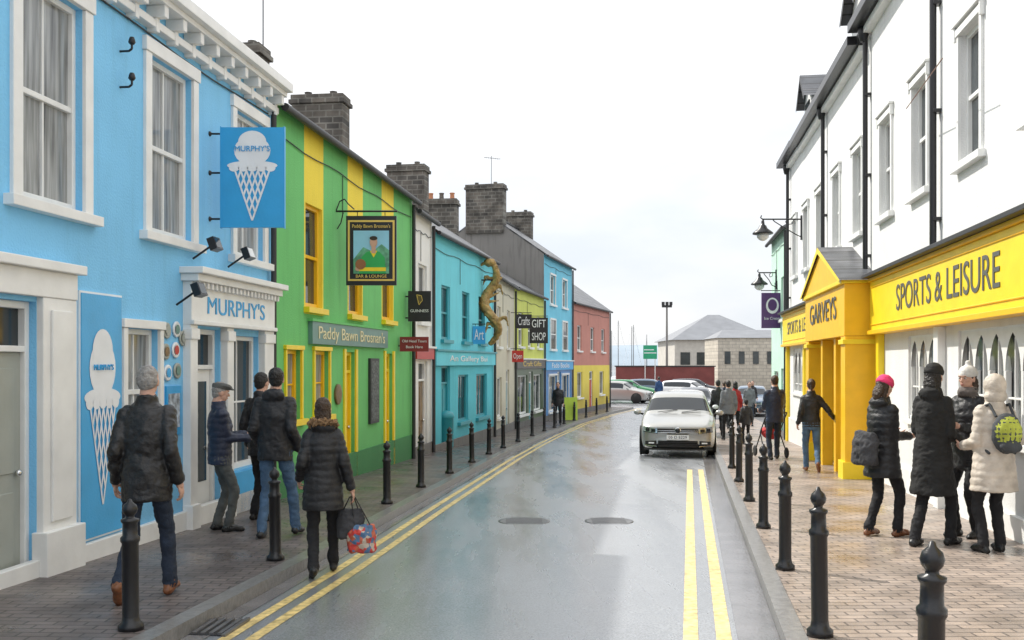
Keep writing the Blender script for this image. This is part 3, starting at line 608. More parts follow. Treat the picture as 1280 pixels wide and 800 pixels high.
    if fur:
        Q=MB(); n=14
        for i in range(n):
            a=math.pi*2*i/n; Q.ell((.115*math.cos(a),-.05+.09*math.sin(a)+ly(1.5),1.495+dz-.03*math.sin(a)),(.036,.036,.036),FUR,8,6)
        obj('fur_collar',remesh(Q,.010,1,.05,40,'fur'),e)
    return e
BLKC=fab('black_coat_fabric',(.013,.013,.015),.5); LEA=mat('black_leather',(.013,.012,.012),.36,.2,6,.25,60); NAVY=fab('navy_puffer_fabric',(.018,.026,.055),.45)
JEAN=mat('denim_blue',(.07,.13,.22),.85,.3,8,.3,80); JEAND=mat('denim_dark',(.018,.028,.05),.85,.3,8,.3,80); BTRO=fab('black_trousers',(.012,.012,.014)); GTRO=fab('grey_trousers',(.09,.095,.09))
BRS=mat('brown_leather',(.20,.075,.03),.4); BKS=mat('black_shoe',(.015,.015,.015),.4); CRM=fab('cream_puffer_fabric',(.58,.51,.43),.6); PINK=fab('pink_knit',(.80,.05,.18)); WKN=fab('white_knit',(.7,.68,.64)); BKN=fab('black_knit',(.012,.012,.012)); GRYC=fab('grey_jacket_fabric',(.16,.17,.18)); TWEED=fab('tweed_fabric',(.10,.10,.095)); BLC=fab('blue_jacket_fabric',(.03,.08,.2)); REDC=fab('red_jacket_fabric',(.45,.03,.03)); SCF=fab('patterned_scarf',(.14,.12,.11))
person('man',-2.68,7.3,4,1.71,LEA,JEAND,BRS,fL=(-.12,-.26,.07,.75),fR=(.12,.18,0,-.05),wL=(-.24,.04,.90),wR=(.24,-.02,.90),lean=.05,hp=-4,hem=.74,cw=1.10,hair='receding',hairm=HG,puff=.006)
cm=person('man',-3.14,10.7,-62,1.60,NAVY,GTRO,BKS,fL=(-.1,-.02,0,0),fR=(.1,.08,0,0),wL=(-.10,.30,1.13),wR=(.10,.30,1.10),hp=-12,hem=.80,hair='short',hairm=HG,hat='flatcap',hatm=TWEED,puff=.014,cw=1.02,baffle=True)
person('man',-2.45,10.3,-5,1.75,BLKC,JEAN,BKS,fL=(-.12,-.08,0,0),fR=(.16,.20,0,0),wL=(-.22,.12,.98),wR=(.23,.06,.92),hem=.80,cw=1.06,hairm=HBK,hood=True,puff=.010,hy=12,lean=.03)
person('man',-2.92,11.6,-20,1.72,BLKC,BTRO,BKS,fL=(-.1,0,0,0),fR=(.1,-.1,0,0),hairm=HBK)
wm=person('woman',-1.66,8.75,10,1.56,BLKC,BTRO,BKS,fL=(-.09,-.20,.03,.45),fR=(.10,.24,0,-.1),wL=(-.23,.10,.96),wR=(.27,-.02,.88),hem=.66,fem=True,cw=1.06,flare=.02,hair='long',hairm=HB,hood=True,fur=True,puff=.018,ground=gz(8.75)+.005,lean=.04,hy=-8,baffle=True)
BAGP=mat('patterned_bag',(.55,.22,.18),.6,.25,22,.2)
nt=BAGP.node_tree; vo=nt.nodes.new('ShaderNodeTexVoronoi'); vo.inputs['Scale'].default_value=26; nt.links.new([n for n in nt.nodes if n.type=='TEX_COORD'][0].outputs['Object'],vo.inputs['Vector'])
cr=nt.nodes.new('ShaderNodeValToRGB'); cr.color_ramp.interpolation='CONSTANT'; cr.color_ramp.elements[0].color=(.55,.05,.04,1); cr.color_ramp.elements[1].position=.35; cr.color_ramp.elements[1].color=(.08,.16,.28,1); el=cr.color_ramp.elements.new(.6); el.color=(.5,.42,.34,1); el=cr.color_ramp.elements.new(.72); el.color=(.5,.12,.06,1)
nt.links.new(vo.outputs['Color'],cr.inputs[0]); nt.links.new(cr.outputs[0],[n for n in nt.nodes if n.type=='VECT_MATH'][0].inputs[0])
DBAG=fab('dark_bag',(.05,.05,.055))
def bag(parent,loc,w,d,h,m,hand=None,name='bag'):
    B=MB(); loft(B,[(0,0,-h/2,w*.42,d*.42),(0,0,-h*.42,w*.5,d*.5),(0,0,h*.2,w*.48,d*.45),(0,0,h/2,w*.40,d*.2)],m,20,.03)
    o=obj(name,remesh(B,.012,2,.03,9,'bag',w),parent,loc)
    if hand:
        H_=MB(); hx,hy_,hz_=hand; l=Vector(loc)
        for s in(-1,1):
            H_.path([l+Vector((-w*.25,s*d*.15,h*.48)),Vector((hx-.02,hy_,hz_)),Vector((hx+.02,hy_,hz_)),l+Vector((w*.25,s*d*.15,h*.48))],.006,BLACK,6)
        obj('handles',H_.mesh('handles'),parent)
    return o
bag(wm,(.38,-.02,.36),.30,.18,.28,BAGP,(.29,-.01,.77)); bag(wm,(.27,.03,.50),.28,.16,.30,DBAG,(.28,-.01,.77))
m=MB(); m.box(-.10,.10,.0,.012,-.07,.07,WP); o=m.build('leaflet',cm,loc=(0,.43,1.12)); o.rotation_euler=(R(-50),0,0)
person('man',1.85,40,170,1.72,BLKC,BTRO,BKS,hairm=HBK,vox=.02)
wp=person('woman',3.85,10.35,-62,1.66,BLKC,BTRO,BRS,fL=(-.1,-.10,0,0),fR=(.1,.12,0,0),wL=(-.12,.30,1.10),wR=(.10,.30,1.10),hem=.66,fem=True,cw=1.08,flare=.03,hair='long',hairm=HB,hat='beanie',hatm=PINK,hp=-24,puff=.016,lean=.03,hood=True,baffle=True)
bag(wp,(-.0,-.26,.98),.34,.2,.36,DBAG,None,'shoulder_bag')
m=MB(); m.box(-.04,.04,0,.01,-.075,.075,BLACK); o=m.build('phone',wp,loc=(0,.43,1.12)); o.rotation_euler=(R(-45),0,0)
person('woman',4.12,9.75,-48,1.77,BKN,BTRO,BKS,fL=(-.10,-.16,0,0),fR=(.11,.14,0,0),wL=(-.15,.26,1.05),wR=(.18,.22,1.0),hem=.50,fem=True,cw=1.05,flare=.035,hair='long',hairm=HBK,hat='beanie',hatm=BKN,hp=-8,puff=.010,hood=True,lean=.03)
person('woman',4.72,10.3,120,1.76,BLKC,BTRO,BKS,fL=(-.1,0,0,0),fR=(.1,.05,0,0),wL=(-.10,.26,1.15),wR=(.16,.24,1.05),hem=.7,fem=True,hair='long',hairm=HB,hat='bobble',hatm=WKN,scarf=SCF,puff=.01,hp=-6)
ww=person('woman',4.50,9.3,4,1.66,CRM,BTRO,BKS,fL=(-.1,0,0,0),fR=(.1,.06,0,0),wL=(-.18,.22,1.05),wR=(.22,.18,1.02),hem=.62,fem=True,cw=1.10,flare=.03,hair='none',hat='hood',hatm=CRM,puff=.028,baffle=True)
LG=fab('lime_backpack_fabric',(.40,.44,.06)); DG=fab('grey_backpack_fabric',(.05,.055,.06))
B=MB(); B.ell((0,-.23,1.20),(.15,.09,.20),DG,18,12); B.ell((0,-.275,1.22),(.12,.065,.13),LG,16,10); B.ell((0,-.30,1.07),(.115,.05,.06),DG,14,8)
obj('backpack',remesh(B,.012,2,.012,12,'backpack'),ww)
B=MB()
for s in(-1,1): B.path([(s*.09,-.2,1.36),(s*.10,-.1,1.475),(s*.11,.04,1.44),(s*.12,.14,1.3),(s*.14,.1,1.1),(s*.13,-.15,1.0)],.014,DG,8)
obj('backpack_straps',B.mesh('straps'),ww)
person('woman',5.5,18.3,-12,1.70,BLKC,JEAN,BRS,fL=(-.08,.16,0,0),fR=(.10,-.28,.09,.8),wL=(-.23,.10,.92),wR=(.42,.16,1.02),hem=.86,fem=True,hair='bun',hairm=HB,vox=.016,puff=.012,lean=.04)
person('man',5.62,21.3,5,1.80,NAVY,JEAND,BKS,fL=(-.12,-.1,0,0),fR=(.12,.2,0,0),wL=(-.2,.3,1.02),wR=(.2,.3,1.02),hem=.78,hairm=HB,puff=.02,vox=.016,cw=1.05)
person('man',6.3,29,0,1.74,GRYC,BTRO,BKS,fL=(-.1,.15,0,0),fR=(.1,-.15,.02,.3),hairm=HBK,vox=.02,puff=.02,cw=1.1)
person('man',6.62,32.0,0,1.78,BLKC,BTRO,BKS,fL=(-.1,.15,0,0),fR=(.1,-.15,.02,.3),hairm=HBK,vox=.02)
person('woman',7.4,33,8,1.74,REDC,BTRO,BKS,fL=(-.1,.15,0,0),fR=(.1,-.15,.02,.3),hair='long',hairm=HBK,vox=.02,fem=True)
person('child',6.35,27,0,1.2,BLKC,BTRO,BKS,hairm=HBK,vox=.02,hat='beanie',hatm=BKN,puff=.02)
person('man',7.9,37,0,1.76,NAVY,BTRO,BKS,fL=(-.1,.15,0,0),fR=(.1,-.15,.02,.3),hairm=HB,vox=.022)
person('woman',8.9,41,175,1.66,BLKC,JEAND,BKS,hair='long',vox=.022,fem=True)
person('man',9.3,39,175,1.74,GRYC,JEAND,BKS,vox=.022)
person('man',9.0,61,0,1.75,BLC,BTRO,BKS,hairm=HBK,vox=.025)
person('woman',11.6,48,160,1.7,BLKC,BTRO,BKS,hairm=HBK,vox=.025,fem=True)
e=root('stroller',(5.72,21.95,gz(21.9)+.11),R(5)); m=MB()
for s in(-1,1):
    for yy in(-.25,.35): m.lathe([(.10,-.02),(.12,-.01),(.12,.01),(.10,.02)],(s*.25,yy,.12),RUBBER,14,'x')
    m.path([(s*.25,-.25,.12),(s*.22,.1,.55),(s*.22,-.35,1.0)],.014,BLACK); m.path([(s*.25,.35,.12),(s*.22,.0,.6)],.014,BLACK)
m.tube((-.22,-.35,1.0),(.22,-.35,1.0),.016,.016,BLACK); m.build('frame',e)
B=MB(); B.ell((0,.05,.55),(.2,.3,.16),REDC); B.ell((0,-.05,.78),(.19,.2,.18),BLKC); obj('seat',remesh(B,.02,2,.01,name='seat'),e)
# ------------------------------------------------------------------ cars
def car(name,x,y,rz,paintm,zoff=0):
    e=root(name,(x,y,gz(y)+zoff),rz)
    ST=[(0,.32,.60,.69,.70,.60),(.015,.22,.66,.735,.80,.70),(.10,.18,.73,.79,.855,.72),(.40,.17,.82,.87,.888,.75),(.90,.17,.89,.955,.895,.76),(1.08,.17,.915,.985,.895,.765),(1.11,.17,.92,.995,.895,.765),(1.80,.17,.94,1.42,.895,.645),(1.88,.17,.945,1.45,.895,.645),(2.4,.17,.95,1.49,.895,.64),(3.3,.17,.96,1.48,.895,.63),(3.85,.17,.98,1.43,.89,.60),(3.90,.17,.98,1.40,.885,.60),(4.12,.20,.96,1.02,.86,.68),(4.22,.26,.86,.93,.80,.68),(4.26,.35,.7,.75,.74,.6)]
    sec=[]
    for (yy,zb,be,tp,w,wr_) in ST:
        sec.append([(0,zb),(w*.88,zb),(w*.97,zb+.07),(w,zb+(be-zb)*.5),(w*.99,be-.07),(w*.965,be),(wr_+.02,tp-.045),(wr_-.05,tp),(0,tp+.018)])
    m=MB(); n=len(sec[0]); vs=[]
    crv=lambda px,yy: (.16*(abs(px)/.9)**2.6 if yy<.5 else (.08*(abs(px)/.9)**2 if yy<2.0 and yy>.85 else 0))
    for (st,sc) in zip(ST,sec):
        yy=st[0]
        for (px,pz) in sc: vs.append((px,yy+crv(px,yy),pz))
        for (px,pz) in sc[1:-1][::-1]: vs.append((-px,yy+crv(px,yy),pz))
    N_=2*n-2
    for j in range(len(ST)-1):
        for i in range(N_):
            ii=(i+1)%N_; f=(j*N_+i,j*N_+ii,(j+1)*N_+ii,(j+1)*N_+i)
            mm=paintm; y0=ST[j][0]; k=i if i<n-1 else N_-1-i
            if k==5 and 1.5<y0<3.8: mm=CARGL
            if k in(6,7) and (1.10<y0<1.5 or 3.88<y0<4.0): mm=CARGL
            if k==0: mm=RUBBER
            m.raw([vs[q] for q in f],[(0,1,2,3)],mm,True)
    m.raw(vs[:N_],[tuple(range(N_))],paintm,True); m.raw(vs[-N_:],[tuple(range(N_))[::-1]],paintm,True)
    me=m.mesh('body'); bm=bmesh.new(); bm.from_mesh(me); bmesh.ops.remove_doubles(bm,verts=bm.verts,dist=.0005); bmesh.ops.recalc_face_normals(bm,faces=bm.faces); bm.to_mesh(me); bm.free()
    o=obj('body',me,e); s=o.modifiers.new('s','SUBSURF'); s.levels=2; s.render_levels=2
    D=MB(); HL=mat('headlight_glass',(.55,.58,.6),.05,.5,25,0,metal=.6)
    def strip_(x0,x1,z0,z1,off,mm,nn=14,z0b=None,z1b=None):
        top=[];bot=[]
        for i in range(nn+1):
            x_=x0+(x1-x0)*i/nn; yy=.16*(abs(x_)/.9)**2.6+off; t=i/nn
            a=z0+((z0b if z0b is not None else z0)-z0)*t; b=z1+((z1b if z1b is not None else z1)-z1)*t
            bot.append((x_,yy,a)); top.append((x_,yy+.02*(b-a)/.1,b))
        vs=bot+top; vs2=[(p[0],p[1]+.06,p[2]) for p in vs]; k=nn+1
        fs=[(i,i+1,k+i+1,k+i) for i in range(nn)]+[(k+i,k+i+1,3*k+i+1,3*k+i) for i in range(nn)]+[(i,2*k+i,2*k+i+1,i+1) for i in range(nn)]+[(0,k,3*k,2*k),(nn,2*k+nn,3*k+nn,k+nn)]
        D.raw(vs+vs2,fs,mm)
    strip_(-.47,.47,.59,.675,-.022,RUBBER); strip_(-.47,.47,.632,.640,-.032,CHROME); strip_(-.47,.47,.592,.600,-.030,CHROME)
    for sx in(-1,1):
        strip_(sx*.48,sx*.80,.575,.685,-.012,HL,8,.62,.735); strip_(sx*.47,sx*.81,.562,.576,-.010,RUBBER,8,.605,.620)
        strip_(sx*.52,sx*.62,.60,.67,-.020,CARGL,4); strip_(sx*.66,sx*.75,.62,.69,-.020,CARGL,4)
        strip_(sx*.50,sx*.76,.27,.40,-.008,RUBBER,6,.30,.38); strip_(sx*.55,sx*.68,.33,.36,-.018,WP,4)
        strip_(sx*.49,sx*.78,.262,.272,-.02,CHROME,6,.29,.30)
        for yy in(.84,3.46):
            D.lathe([(.355,-.03),(.365,.0),(.35,.010),(.30,.012)],(sx*.886,yy,.345),RUBBER,28,'x')
            D.lathe([(.20,-.1),(.30,-.1),(.318,-.07),(.318,.07),(.30,.1),(.20,.1)],(sx*.80,yy,.318),RUBBER,24,'x')
            D.lathe([(.21,-.01),(.2,.01),(.05,.03),(.03,.03)],(sx*.895,yy,.318),CHROME,16,'x')
        D.ell((sx*1.0,1.40,1.0),(.10,.055,.07),paintm,12,8); D.ell((sx*1.0,1.44,1.0),(.085,.04,.055),CARGL,12,8); D.tube((sx*.86,1.40,.95),(sx*.95,1.40,.98),.025,.025,RUBBER)
        D.ell((sx*.70,4.2,.80),(.12,.06,.09),REDP,12,8)
    strip_(-.46,.46,.25,.40,-.012,RUBBER)
    for z in(.28,.32,.36): strip_(-.45,.45,z,z+.008,-.02,BLACK)
    strip_(-.80,.80,.18,.215,-.02,RUBBER,20)
    D.lathe([(.075,-.06),(.075,-.045),(.06,-.04)],(0,.01,.645),CHROME,20,'y'); D.lathe([(.058,-.065),(.058,-.05)],(0,.01,.645),CARGL,20,'y')
    D.box(-.26,.26,-.055,-.03,.43,.54,WP); text("05 D 5229",e,(0,-.058,.485),.42,NAVYT,.06,.001,name='number_plate_text')
    for a,b in((-.5,-.02),(.08,.55)): D.tube((a,1.12,1.02),(b,1.22,1.08),.008,.008,BLACK,6)
    D.build('fittings',e); return e
SILV=mat('silver_car_paint',(.42,.42,.40),.3,.03,1,0,metal=.6,coat=.8); WCAR=mat('white_car_paint',(.75,.76,.76),.3,.03,1,0,coat=.8); DKC=mat('dark_car_paint',(.02,.025,.04),.25,.03,1,0,coat=.8); BLUC=mat('blue_grey_car_paint',(.10,.15,.22),.25,.03,1,0,coat=.8); GRC=mat('green_van_paint',(.02,.22,.07),.3,.03,1,0,coat=.8)
car('parked_car',3.88,23.3,-.175,SILV)
car('parked_car',5.25,30.5,-.175,WCAR); car('parked_car',6.4,37.5,-.2,WCAR); car('parked_car',8.2,45,-.2,DKC)
car('parked_car',9.4,67,R(68),SILV); car('parked_car',12.8,76,R(75),BLUC); car('parked_car',10.8,74,R(80),GRC);car('parked_car',12.0,50,-.25,BLUC)
car('parked_car',14.5,70,R(60),WCAR); car('parked_car',16.5,78,R(85),DKC)
# ------------------------------------------------------------------ right white building
X=lambda d:(3.55+.155*d,d)
E,Ln=bframe('white_sports_shop',X(29),X(2)); bpy.context.view_layer.update(); S=lambda d:(29-d)*1.012
WF=wall('white_facade',(.74,.74,.73),.08)
W=MB();F=MB();G=MB();T=MB()
wc=[4.7,7.0,9.3,11.6,13.9,16.05,18.4,20.7,23.0,25.2,27.4]; ops=[(S(c)-.40,S(c)+.40,4.05,5.6) for c in wc]
lan=[(9.0,12.1),(13.15,14.6),(4.5,7.5),(22.6,24.6),(25.6,27.8)]; lo=[(S(b),S(a),.85,2.05) for a,b in lan]
ds=[(S(20.6),S(17.4),-.6,2.1)]
panel(W,.004,Ln,-2.2,7.45,ops+lo+ds,WF); W.build('walls',E)
for o in ops:
    window(F,G,*o,WTRIM,GLD,sill=WTRIM,sur=.08,vb=1)
    a,b=o[:2]; T.box(a-.14,b+.14,-.08,.0,5.72,5.76,WTRIM); T.raw([(a-.12,-.06,5.76),(b+.12,-.06,5.76),((a+b)/2,-.06,5.92),(a-.12,0,5.76),(b+.12,0,5.76),((a+b)/2,0,5.92)],[(0,1,2),(0,2,5,3),(1,4,5,2)],WTRIM)
    for x_ in(a-.12,b+.08): T.box(x_,x_+.04,-.06,0,5.55,5.72,WTRIM)
def lancets(a,b,c,d,n):
    w=(b-a)/n; G.poly([(a,.1,c),(b,.1,c),(b,.1,d),(a,.1,d)],GLM)
    F.box(a,b,.02,.09,c,c+.05,WTRIM)
    for i in range(n):
        x0=a+w*i;x1=x0+w; sp=d-w*.9
        F.box(x0-.001,x0+.045,.03,.09,c+.05,sp,WTRIM); F.box(x1-.045,x1+.001,.035,.088,c+.05,sp,WTRIM); F.box((x0+x1)/2-.012,(x0+x1)/2+.012,.05,.085,c+.05,d-.12,WTRIM)
        F.box(x0+.045,x1-.045,.052,.084,sp-.3,sp-.275,WTRIM)
        for sg in(0,1):
            xs=x0 if sg==0 else x1
            xm=(x0+x1)/2; arc=[]
            for k in range(9):
                t=k/8; a_=t*math.pi/3
                ax=(x1-.03-(w-.06)*math.cos(a_)) if sg==0 else (x0+.03+(w-.06)*math.cos(a_)); az=sp+(w-.06)*math.sin(a_)
                arc.append((ax,.03,az))
            arc=[p for p in arc if p[2]<d-.01]
            poly=[(xs,.03,sp)]+arc+[(xm,.03,d),(xs,.03,d)]
            if sg: poly=poly[::-1]
            F.poly(poly,WTRIM)
for (a,b),n in zip(lan,(6,3,5,3,3)): lancets(S(b),S(a),.85,2.05,n)
for (a,b) in lan: T.box(S(b)-.05,S(a)+.05,-.06,.02,.78,.85,WTRIM)
G.poly([(ds[0][0],.3,-.7),(ds[0][1],.3,-.7),(ds[0][1],.3,2.1),(ds[0][0],.3,2.1)],GLD)
for x_ in(S(20.4),S(19.0),S(17.6)): F.box(x_-.04,x_+.04,.2,.28,-.7,2.1,YELD)
for d0,d1 in((16.55,2.0),(29.0,21.45)):
    a,b=S(d0)+.01,S(d1)-.01
    T.box(a,b,-.16,.0,2.2,3.0,YEL); T.box(a,b,-.22,.0,2.13,2.197,YELD); T.box(a,b,-.20,.0,3.002,3.06,YELD); T.box(a,b,-.30,.05,3.062,3.12,DARK)
    T.box(a+.1,b-.1,-.175,-.16,2.28,2.30,YELD);T.box(a+.1,b-.1,-.175,-.16,2.90,2.92,YELD)
for dd in(16.3,12.75,8.7,28.7,25.1,21.8):
    T.box(S(dd)-.11,S(dd)+.11,-.10,.0,-1.2,2.13,YEL if dd>16 else WTRIM)
for a,b in((S(16.1),S(12.95)),(S(12.5),S(8.9)),(S(8.5),S(2.2)),(S(28.5),S(25.3)),(S(24.9),S(22))): T.box(a,b,-.05,.02,-1.2,.12,WTRIM)
LET=paint('sign_lettering_olive',(.10,.10,.09))
text("SPORTS & LEISURE",E,(S(12.35),-.165,2.60),4.6,LET,.38); text("SPORTS & LEISURE",E,(S(25.2),-.165,2.60),5.2,LET,.34); text("SPORTS & LEISURE",E,(S(6.2),-.165,2.60),4.6,LET,.36)
a,b=S(21.35),S(16.65); y0=-.55
T.box(a,b,y0,0,2.12,3.0,YELD); T.box(a-.05,b+.05,y0-.06,0,3.0,3.07,YEL)
mx=(a+b)/2
T.raw([(a-.05,y0-.05,3.07),(b+.05,y0-.05,3.07),(mx,y0-.05,3.80)],[(0,1,2)],YELD)
T.raw([(a-.12,y0-.1,3.05),(mx,y0-.1,3.88),(mx,.0,3.88),(a-.12,0,3.05)],[(0,1,2,3)],SLATE);T.raw([(b+.12,y0-.1,3.05),(mx,y0-.1,3.88),(mx,.0,3.88),(b+.12,0,3.05)],[(0,1,2,3)],SLATE)
T.raw([(a-.12,y0-.1,3.05),(mx,y0-.1,3.88),(b+.12,y0-.1,3.05),(b+.02,y0-.1,3.02),(mx,y0-.1,3.76),(a-.02,y0-.1,3.02)],[(0,1,4,5),(1,2,3,4)],YEL)
for x_ in(a,b-.42): T.box(x_,x_+.42,y0+.01,-.02,-1.0,2.115,YELD); T.box(x_-.03,x_+.45,y0-.03,0,-1.0,.0,YEL); T.box(x_-.03,x_+.45,y0-.03,0,1.98,2.06,YEL)
for x_ in(a+1.5,b-1.7): T.box(x_,x_+.2,y0+.1,y0+.3,-1.0,2.115,YELD)
text("GARVEYS",E,(mx,y0-.012,2.62),3.2,LET,.4)
for d0,d1,z in((17.6,2,7.62),(26,17.6,7.42),(29,26,7.45)):
    a,b=S(d0)+.01,S(d1)-.01; T.box(a,b,-.14,.02,z-.24,z-.13,WTRIM); T.box(a,b,-.34,-.17,z-.12,z+.04,BLACK); T.box(a,b,-.165,.1,z-.12,z+.05,DARK)
for dd,zt in((12.9,7.5),(17.3,7.5),(22,7.3),(28.4,7.3),(7.9,7.5)):
    T.tube((S(dd),-.09,3.1),(S(dd),-.09,zt),.045,.045,BLACK,10); T.lathe([(.06,0),(.1,.15),(.1,.25)],(S(dd),-.12,zt-.25),BLACK,10)
    for z in(3.5,4.9,6.3): T.box(S(dd)-.07,S(dd)+.07,-.1,0,z,z+.05,BLACK)
F.build('windows_and_doors',E,.005);G.build('glass',E);T.build('trim_and_fascia',E,.008)
r=MB(); D=7; zr=7.5
r.raw([(.0,-.12,zr),(Ln,-.12,zr),(Ln,D/2,zr+2.4),(0,D/2,zr+2.4),(0,D,zr),(Ln,D,zr)],[(0,1,2,3),(3,2,5,4)],SLATE)
r.raw([(0.01,0.004,-2.2),(0.01,D,-2.2),(0.01,D,zr),(0.01,D/2,zr+2.38),(0.01,.004,zr)],[(0,1,2,3,4)],WF); r.raw([(0,D,-2.2),(Ln,D,-2.2),(Ln,D,zr),(0,D,zr)],[(0,1,2,3)],WF)
for dd in(6.5,12.0,17.9,24.2):
    s=S(dd); w=.62; z0=7.35; z1=8.05
    r.box(s-w,s+w,-.10,1.3,z0,z1,WF); r.raw([(s-w-.14,-.3,z1-.06),(s,-.3,z1+.62),(s+w+.14,-.3,z1-.06),(s-w-.14,2.2,z1-.06),(s,2.2,z1+.62),(s+w+.14,2.2,z1-.06)],[(0,3,4,1),(1,4,5,2)],SLATE); r.raw([(s-w,-.102,z1),(s+w,-.102,z1),(s,-.102,z1+.52)],[(0,1,2)],WF)
    r.raw([(s-w-.14,-.3,z1-.06),(s,-.3,z1+.62),(s+w+.14,-.3,z1-.06),(s+w+.04,-.3,z1-.14),(s,-.3,z1+.48),(s-w-.04,-.3,z1-.14)],[(0,1,4,5),(1,2,3,4)],DARK)
    r.box(s-.32,s+.32,-.13,-.1,z0+.2,z1-.05,GLD)
r.build('roof',E)
m=MB(); m.tube(E.matrix_basis@Vector((S(13.2),-.35,5.05)),E.matrix_basis@Vector((S(10.9),-.5,5.02)),.007,.007,BRS,6); m.build('cable')
simple_house('mint_house',(3.55+.155*33.6,33.6),(3.55+.155*29.02,29.02),5.7,1.6,5.5,MINT,ups=[(.2,.4),(.62,.82)],lows=[(.2,.45)],doors=[(.62,.8)],uz=(3.0,4.3),lz=(0,1.4))
def lamp(x,y,z,wx):
    e=root('street_lamp',(x,y,0)); m=MB(); dx=wx-x
    m.path([(dx,0,z+.42),(0,0,z+.42)],.02,BLACK); m.path([(dx,0,z-.05),(dx-.15,0,z+.02),(dx*.55,0,z+.2),(dx*.3,0,z+.36),(dx*.25,0,z+.42)],.014,BLACK)
    m.path([(dx*.8,0,z+.42),(dx*.75,0,z+.3),(dx*.62,0,z+.28),(dx*.58,0,z+.36),(dx*.66,0,z+.4)],.01,BLACK); m.box(dx-.03,dx+.02,-.04,.04,z-.12,z+.52,BLACK)
    m.path([(0,0,z+.42),(-.06,0,z+.46),(-.03,0,z+.52)],.015,BLACK)
    m.lathe([(.02,.42),(.04,.36),(.05,.28),(.09,.25),(.12,.18),(.25,.08),(.27,.05),(.26,.03),(.2,.04)],(0,0,z),BLACK,22); m.lathe([(.16,.05),(.15,-.06),(.08,-.13),(.01,-.15)],(0,0,z),mat('lamp_glass',(.6,.6,.58),.1,bump=0),18)
    m.build('lamp',e)
lamp(6.55,26,5.0,7.57); lamp(7.95,32,4.15,8.5)
e=root('hanging_banner',(7.75,31.0,0)); m=MB(); PUR=paint('purple_sign',(.10,.04,.16)); m.box(.02,.68,-.03,.03,2.75,3.85,PUR); m.path([(0,0,3.92),(.72,0,3.92)],.014,BLACK); m.disc(.35,3.45,-.035,.2,.25,WP); m.disc(.35,3.47,-.038,.14,.18,PUR); m.build('sign',e); text("Ice Cream",e,(.35,-.037,3.05),.5,WP)
# ------------------------------------------------------------------ carved creature
def sculpture():
    B=MB(); pts=[]
    for i in range(26):
        t=i/25; a=t*9; pts.append(Vector((.0+.24*math.sin(a)*(1-.3*t),.10*math.cos(a),2.15+2.3*t)))
    for i,(p,q) in enumerate(zip(pts[:-1],pts[1:])): limb(B,p,q,.08+.07*math.sin(i/25*3.14),.08+.07*math.sin((i+1)/25*3.14),CARV,8)
    B.ell(pts[-1]+Vector((-.1,0,.05)),(.19,.12,.12),CARV); limb(B,pts[-1]+Vector((-.2,0,.05)),pts[-1]+Vector((-.38,0,-.02)),.07,.035,CARV,8)
    for i,s in((5,-1),(7,1),(12,-1),(17,1),(20,-1)):
        p=pts[i]; limb(B,p,p+Vector((s*.30,0,.12)),.07,.05,CARV,8); limb(B,p+Vector((s*.30,0,.12)),p+Vector((s*.38,0,-.14)),.05,.02,CARV,8)
    for i in range(4): limb(B,pts[13+i],pts[13+i]+Vector((.42,.02,.05+.14*i)),.06,.025,CARV,8)
    return remesh(B,.018,1,.04,10,'sculpture')
e=root('wooden_dragon_sculpture',(-.62,29.2,.1)); obj('carving',sculpture(),e); m=MB(); m.path([(-.6,0,4.0),(.1,0,4.0)],.02,BLACK); m.path([(-.6,0,2.6),(0,0,2.6)],.02,BLACK); m.build('bracket',e)
m=MB(); m.lathe([(.2,0),(.22,.05),(.22,.75),(.25,.78),(.2,.9),(.05,.95)],(0,0,0),TEALD,18); m.build('litter_bin',loc=(-1.70,25.2,gz(25.2)+.12))
m=MB(); m.raw([(-.3,-.2,0),(.3,-.2,0),(.3,0,1.0),(-.3,0,1.0),(-.3,.2,0),(.3,.2,0)],[(0,1,2,3),(3,2,5,4)],mat('lime_board',(.45,.6,.05),.5)); m.build('a_board_sign',loc=(2.6,44.2,gz(44)+.12))
# TV aerials
for (x,y,z) in((-5.0,20.0,8.1),(-.9,43.4,9.6)):
    m=MB(); m.tube((0,0,-.3),(0,0,1.1),.014,.014,IRON,6); m.tube((-.35,0,1.0),(.45,0,1.0),.009,.009,IRON,6)
    for i in range(7): m.tube((-.3+i*.11,-.16,1.0),(-.3+i*.11,.16,1.0),.005,.005,IRON,5)
    m.build('tv_aerial',loc=(x,y,z),rz=.5)
# ------------------------------------------------------------------ background harbour
ROCK=brickmat('harbour_stone',(.55,.50,.42),(.46,.42,.35),(.33,.30,.27),1,.6,.3,.9,'xz',.02,.4)
def hip(mb,x0,x1,y0,y1,z0,z1,zr,wm,rm,o=.3,rid=.0):
    mb.box(x0,x1,y0,y1,z0,z1,wm); cx=(x0+x1)/2;cy=(y0+y1)/2; r_=rid*(x1-x0)/2+.01
    v=[(x0-o,y0-o,z1),(x1+o,y0-o,z1),(x1+o,y1+o,z1),(x0-o,y1+o,z1),(cx-r_,cy,zr),(cx+r_,cy,zr)]
    mb.raw(v,[(0,1,5,4),(1,2,5),(2,3,4,5),(3,0,4)],rm)
    mb.raw([(a,b,c-.01) for a,b,c in v[:4]],[(3,2,1,0)],wm)
RG=mat('grey_metal_roof',(.20,.21,.23),.7,.1,1,.1,10)
m=MB(); hip(m,17.0,27.5,104,116,-1.1,4.1,7.0,mat('pale_cladding',(.55,.52,.47),.7),RG,.4,.12)
for i in range(5): m.box(17.6+i*1.7,18.6+i*1.7,103.95,104.05,1.5,2.8,GLD)
m.build('harbour_building')
m=MB(); hip(m,18.2,25.0,88,94,-1.1,3.9,4.7,ROCK,RG,.15,.7)
for i in range(5): m.box(18.8+i*1.25,19.3+i*1.25,87.93,88.05,1.6,2.7,GLD)
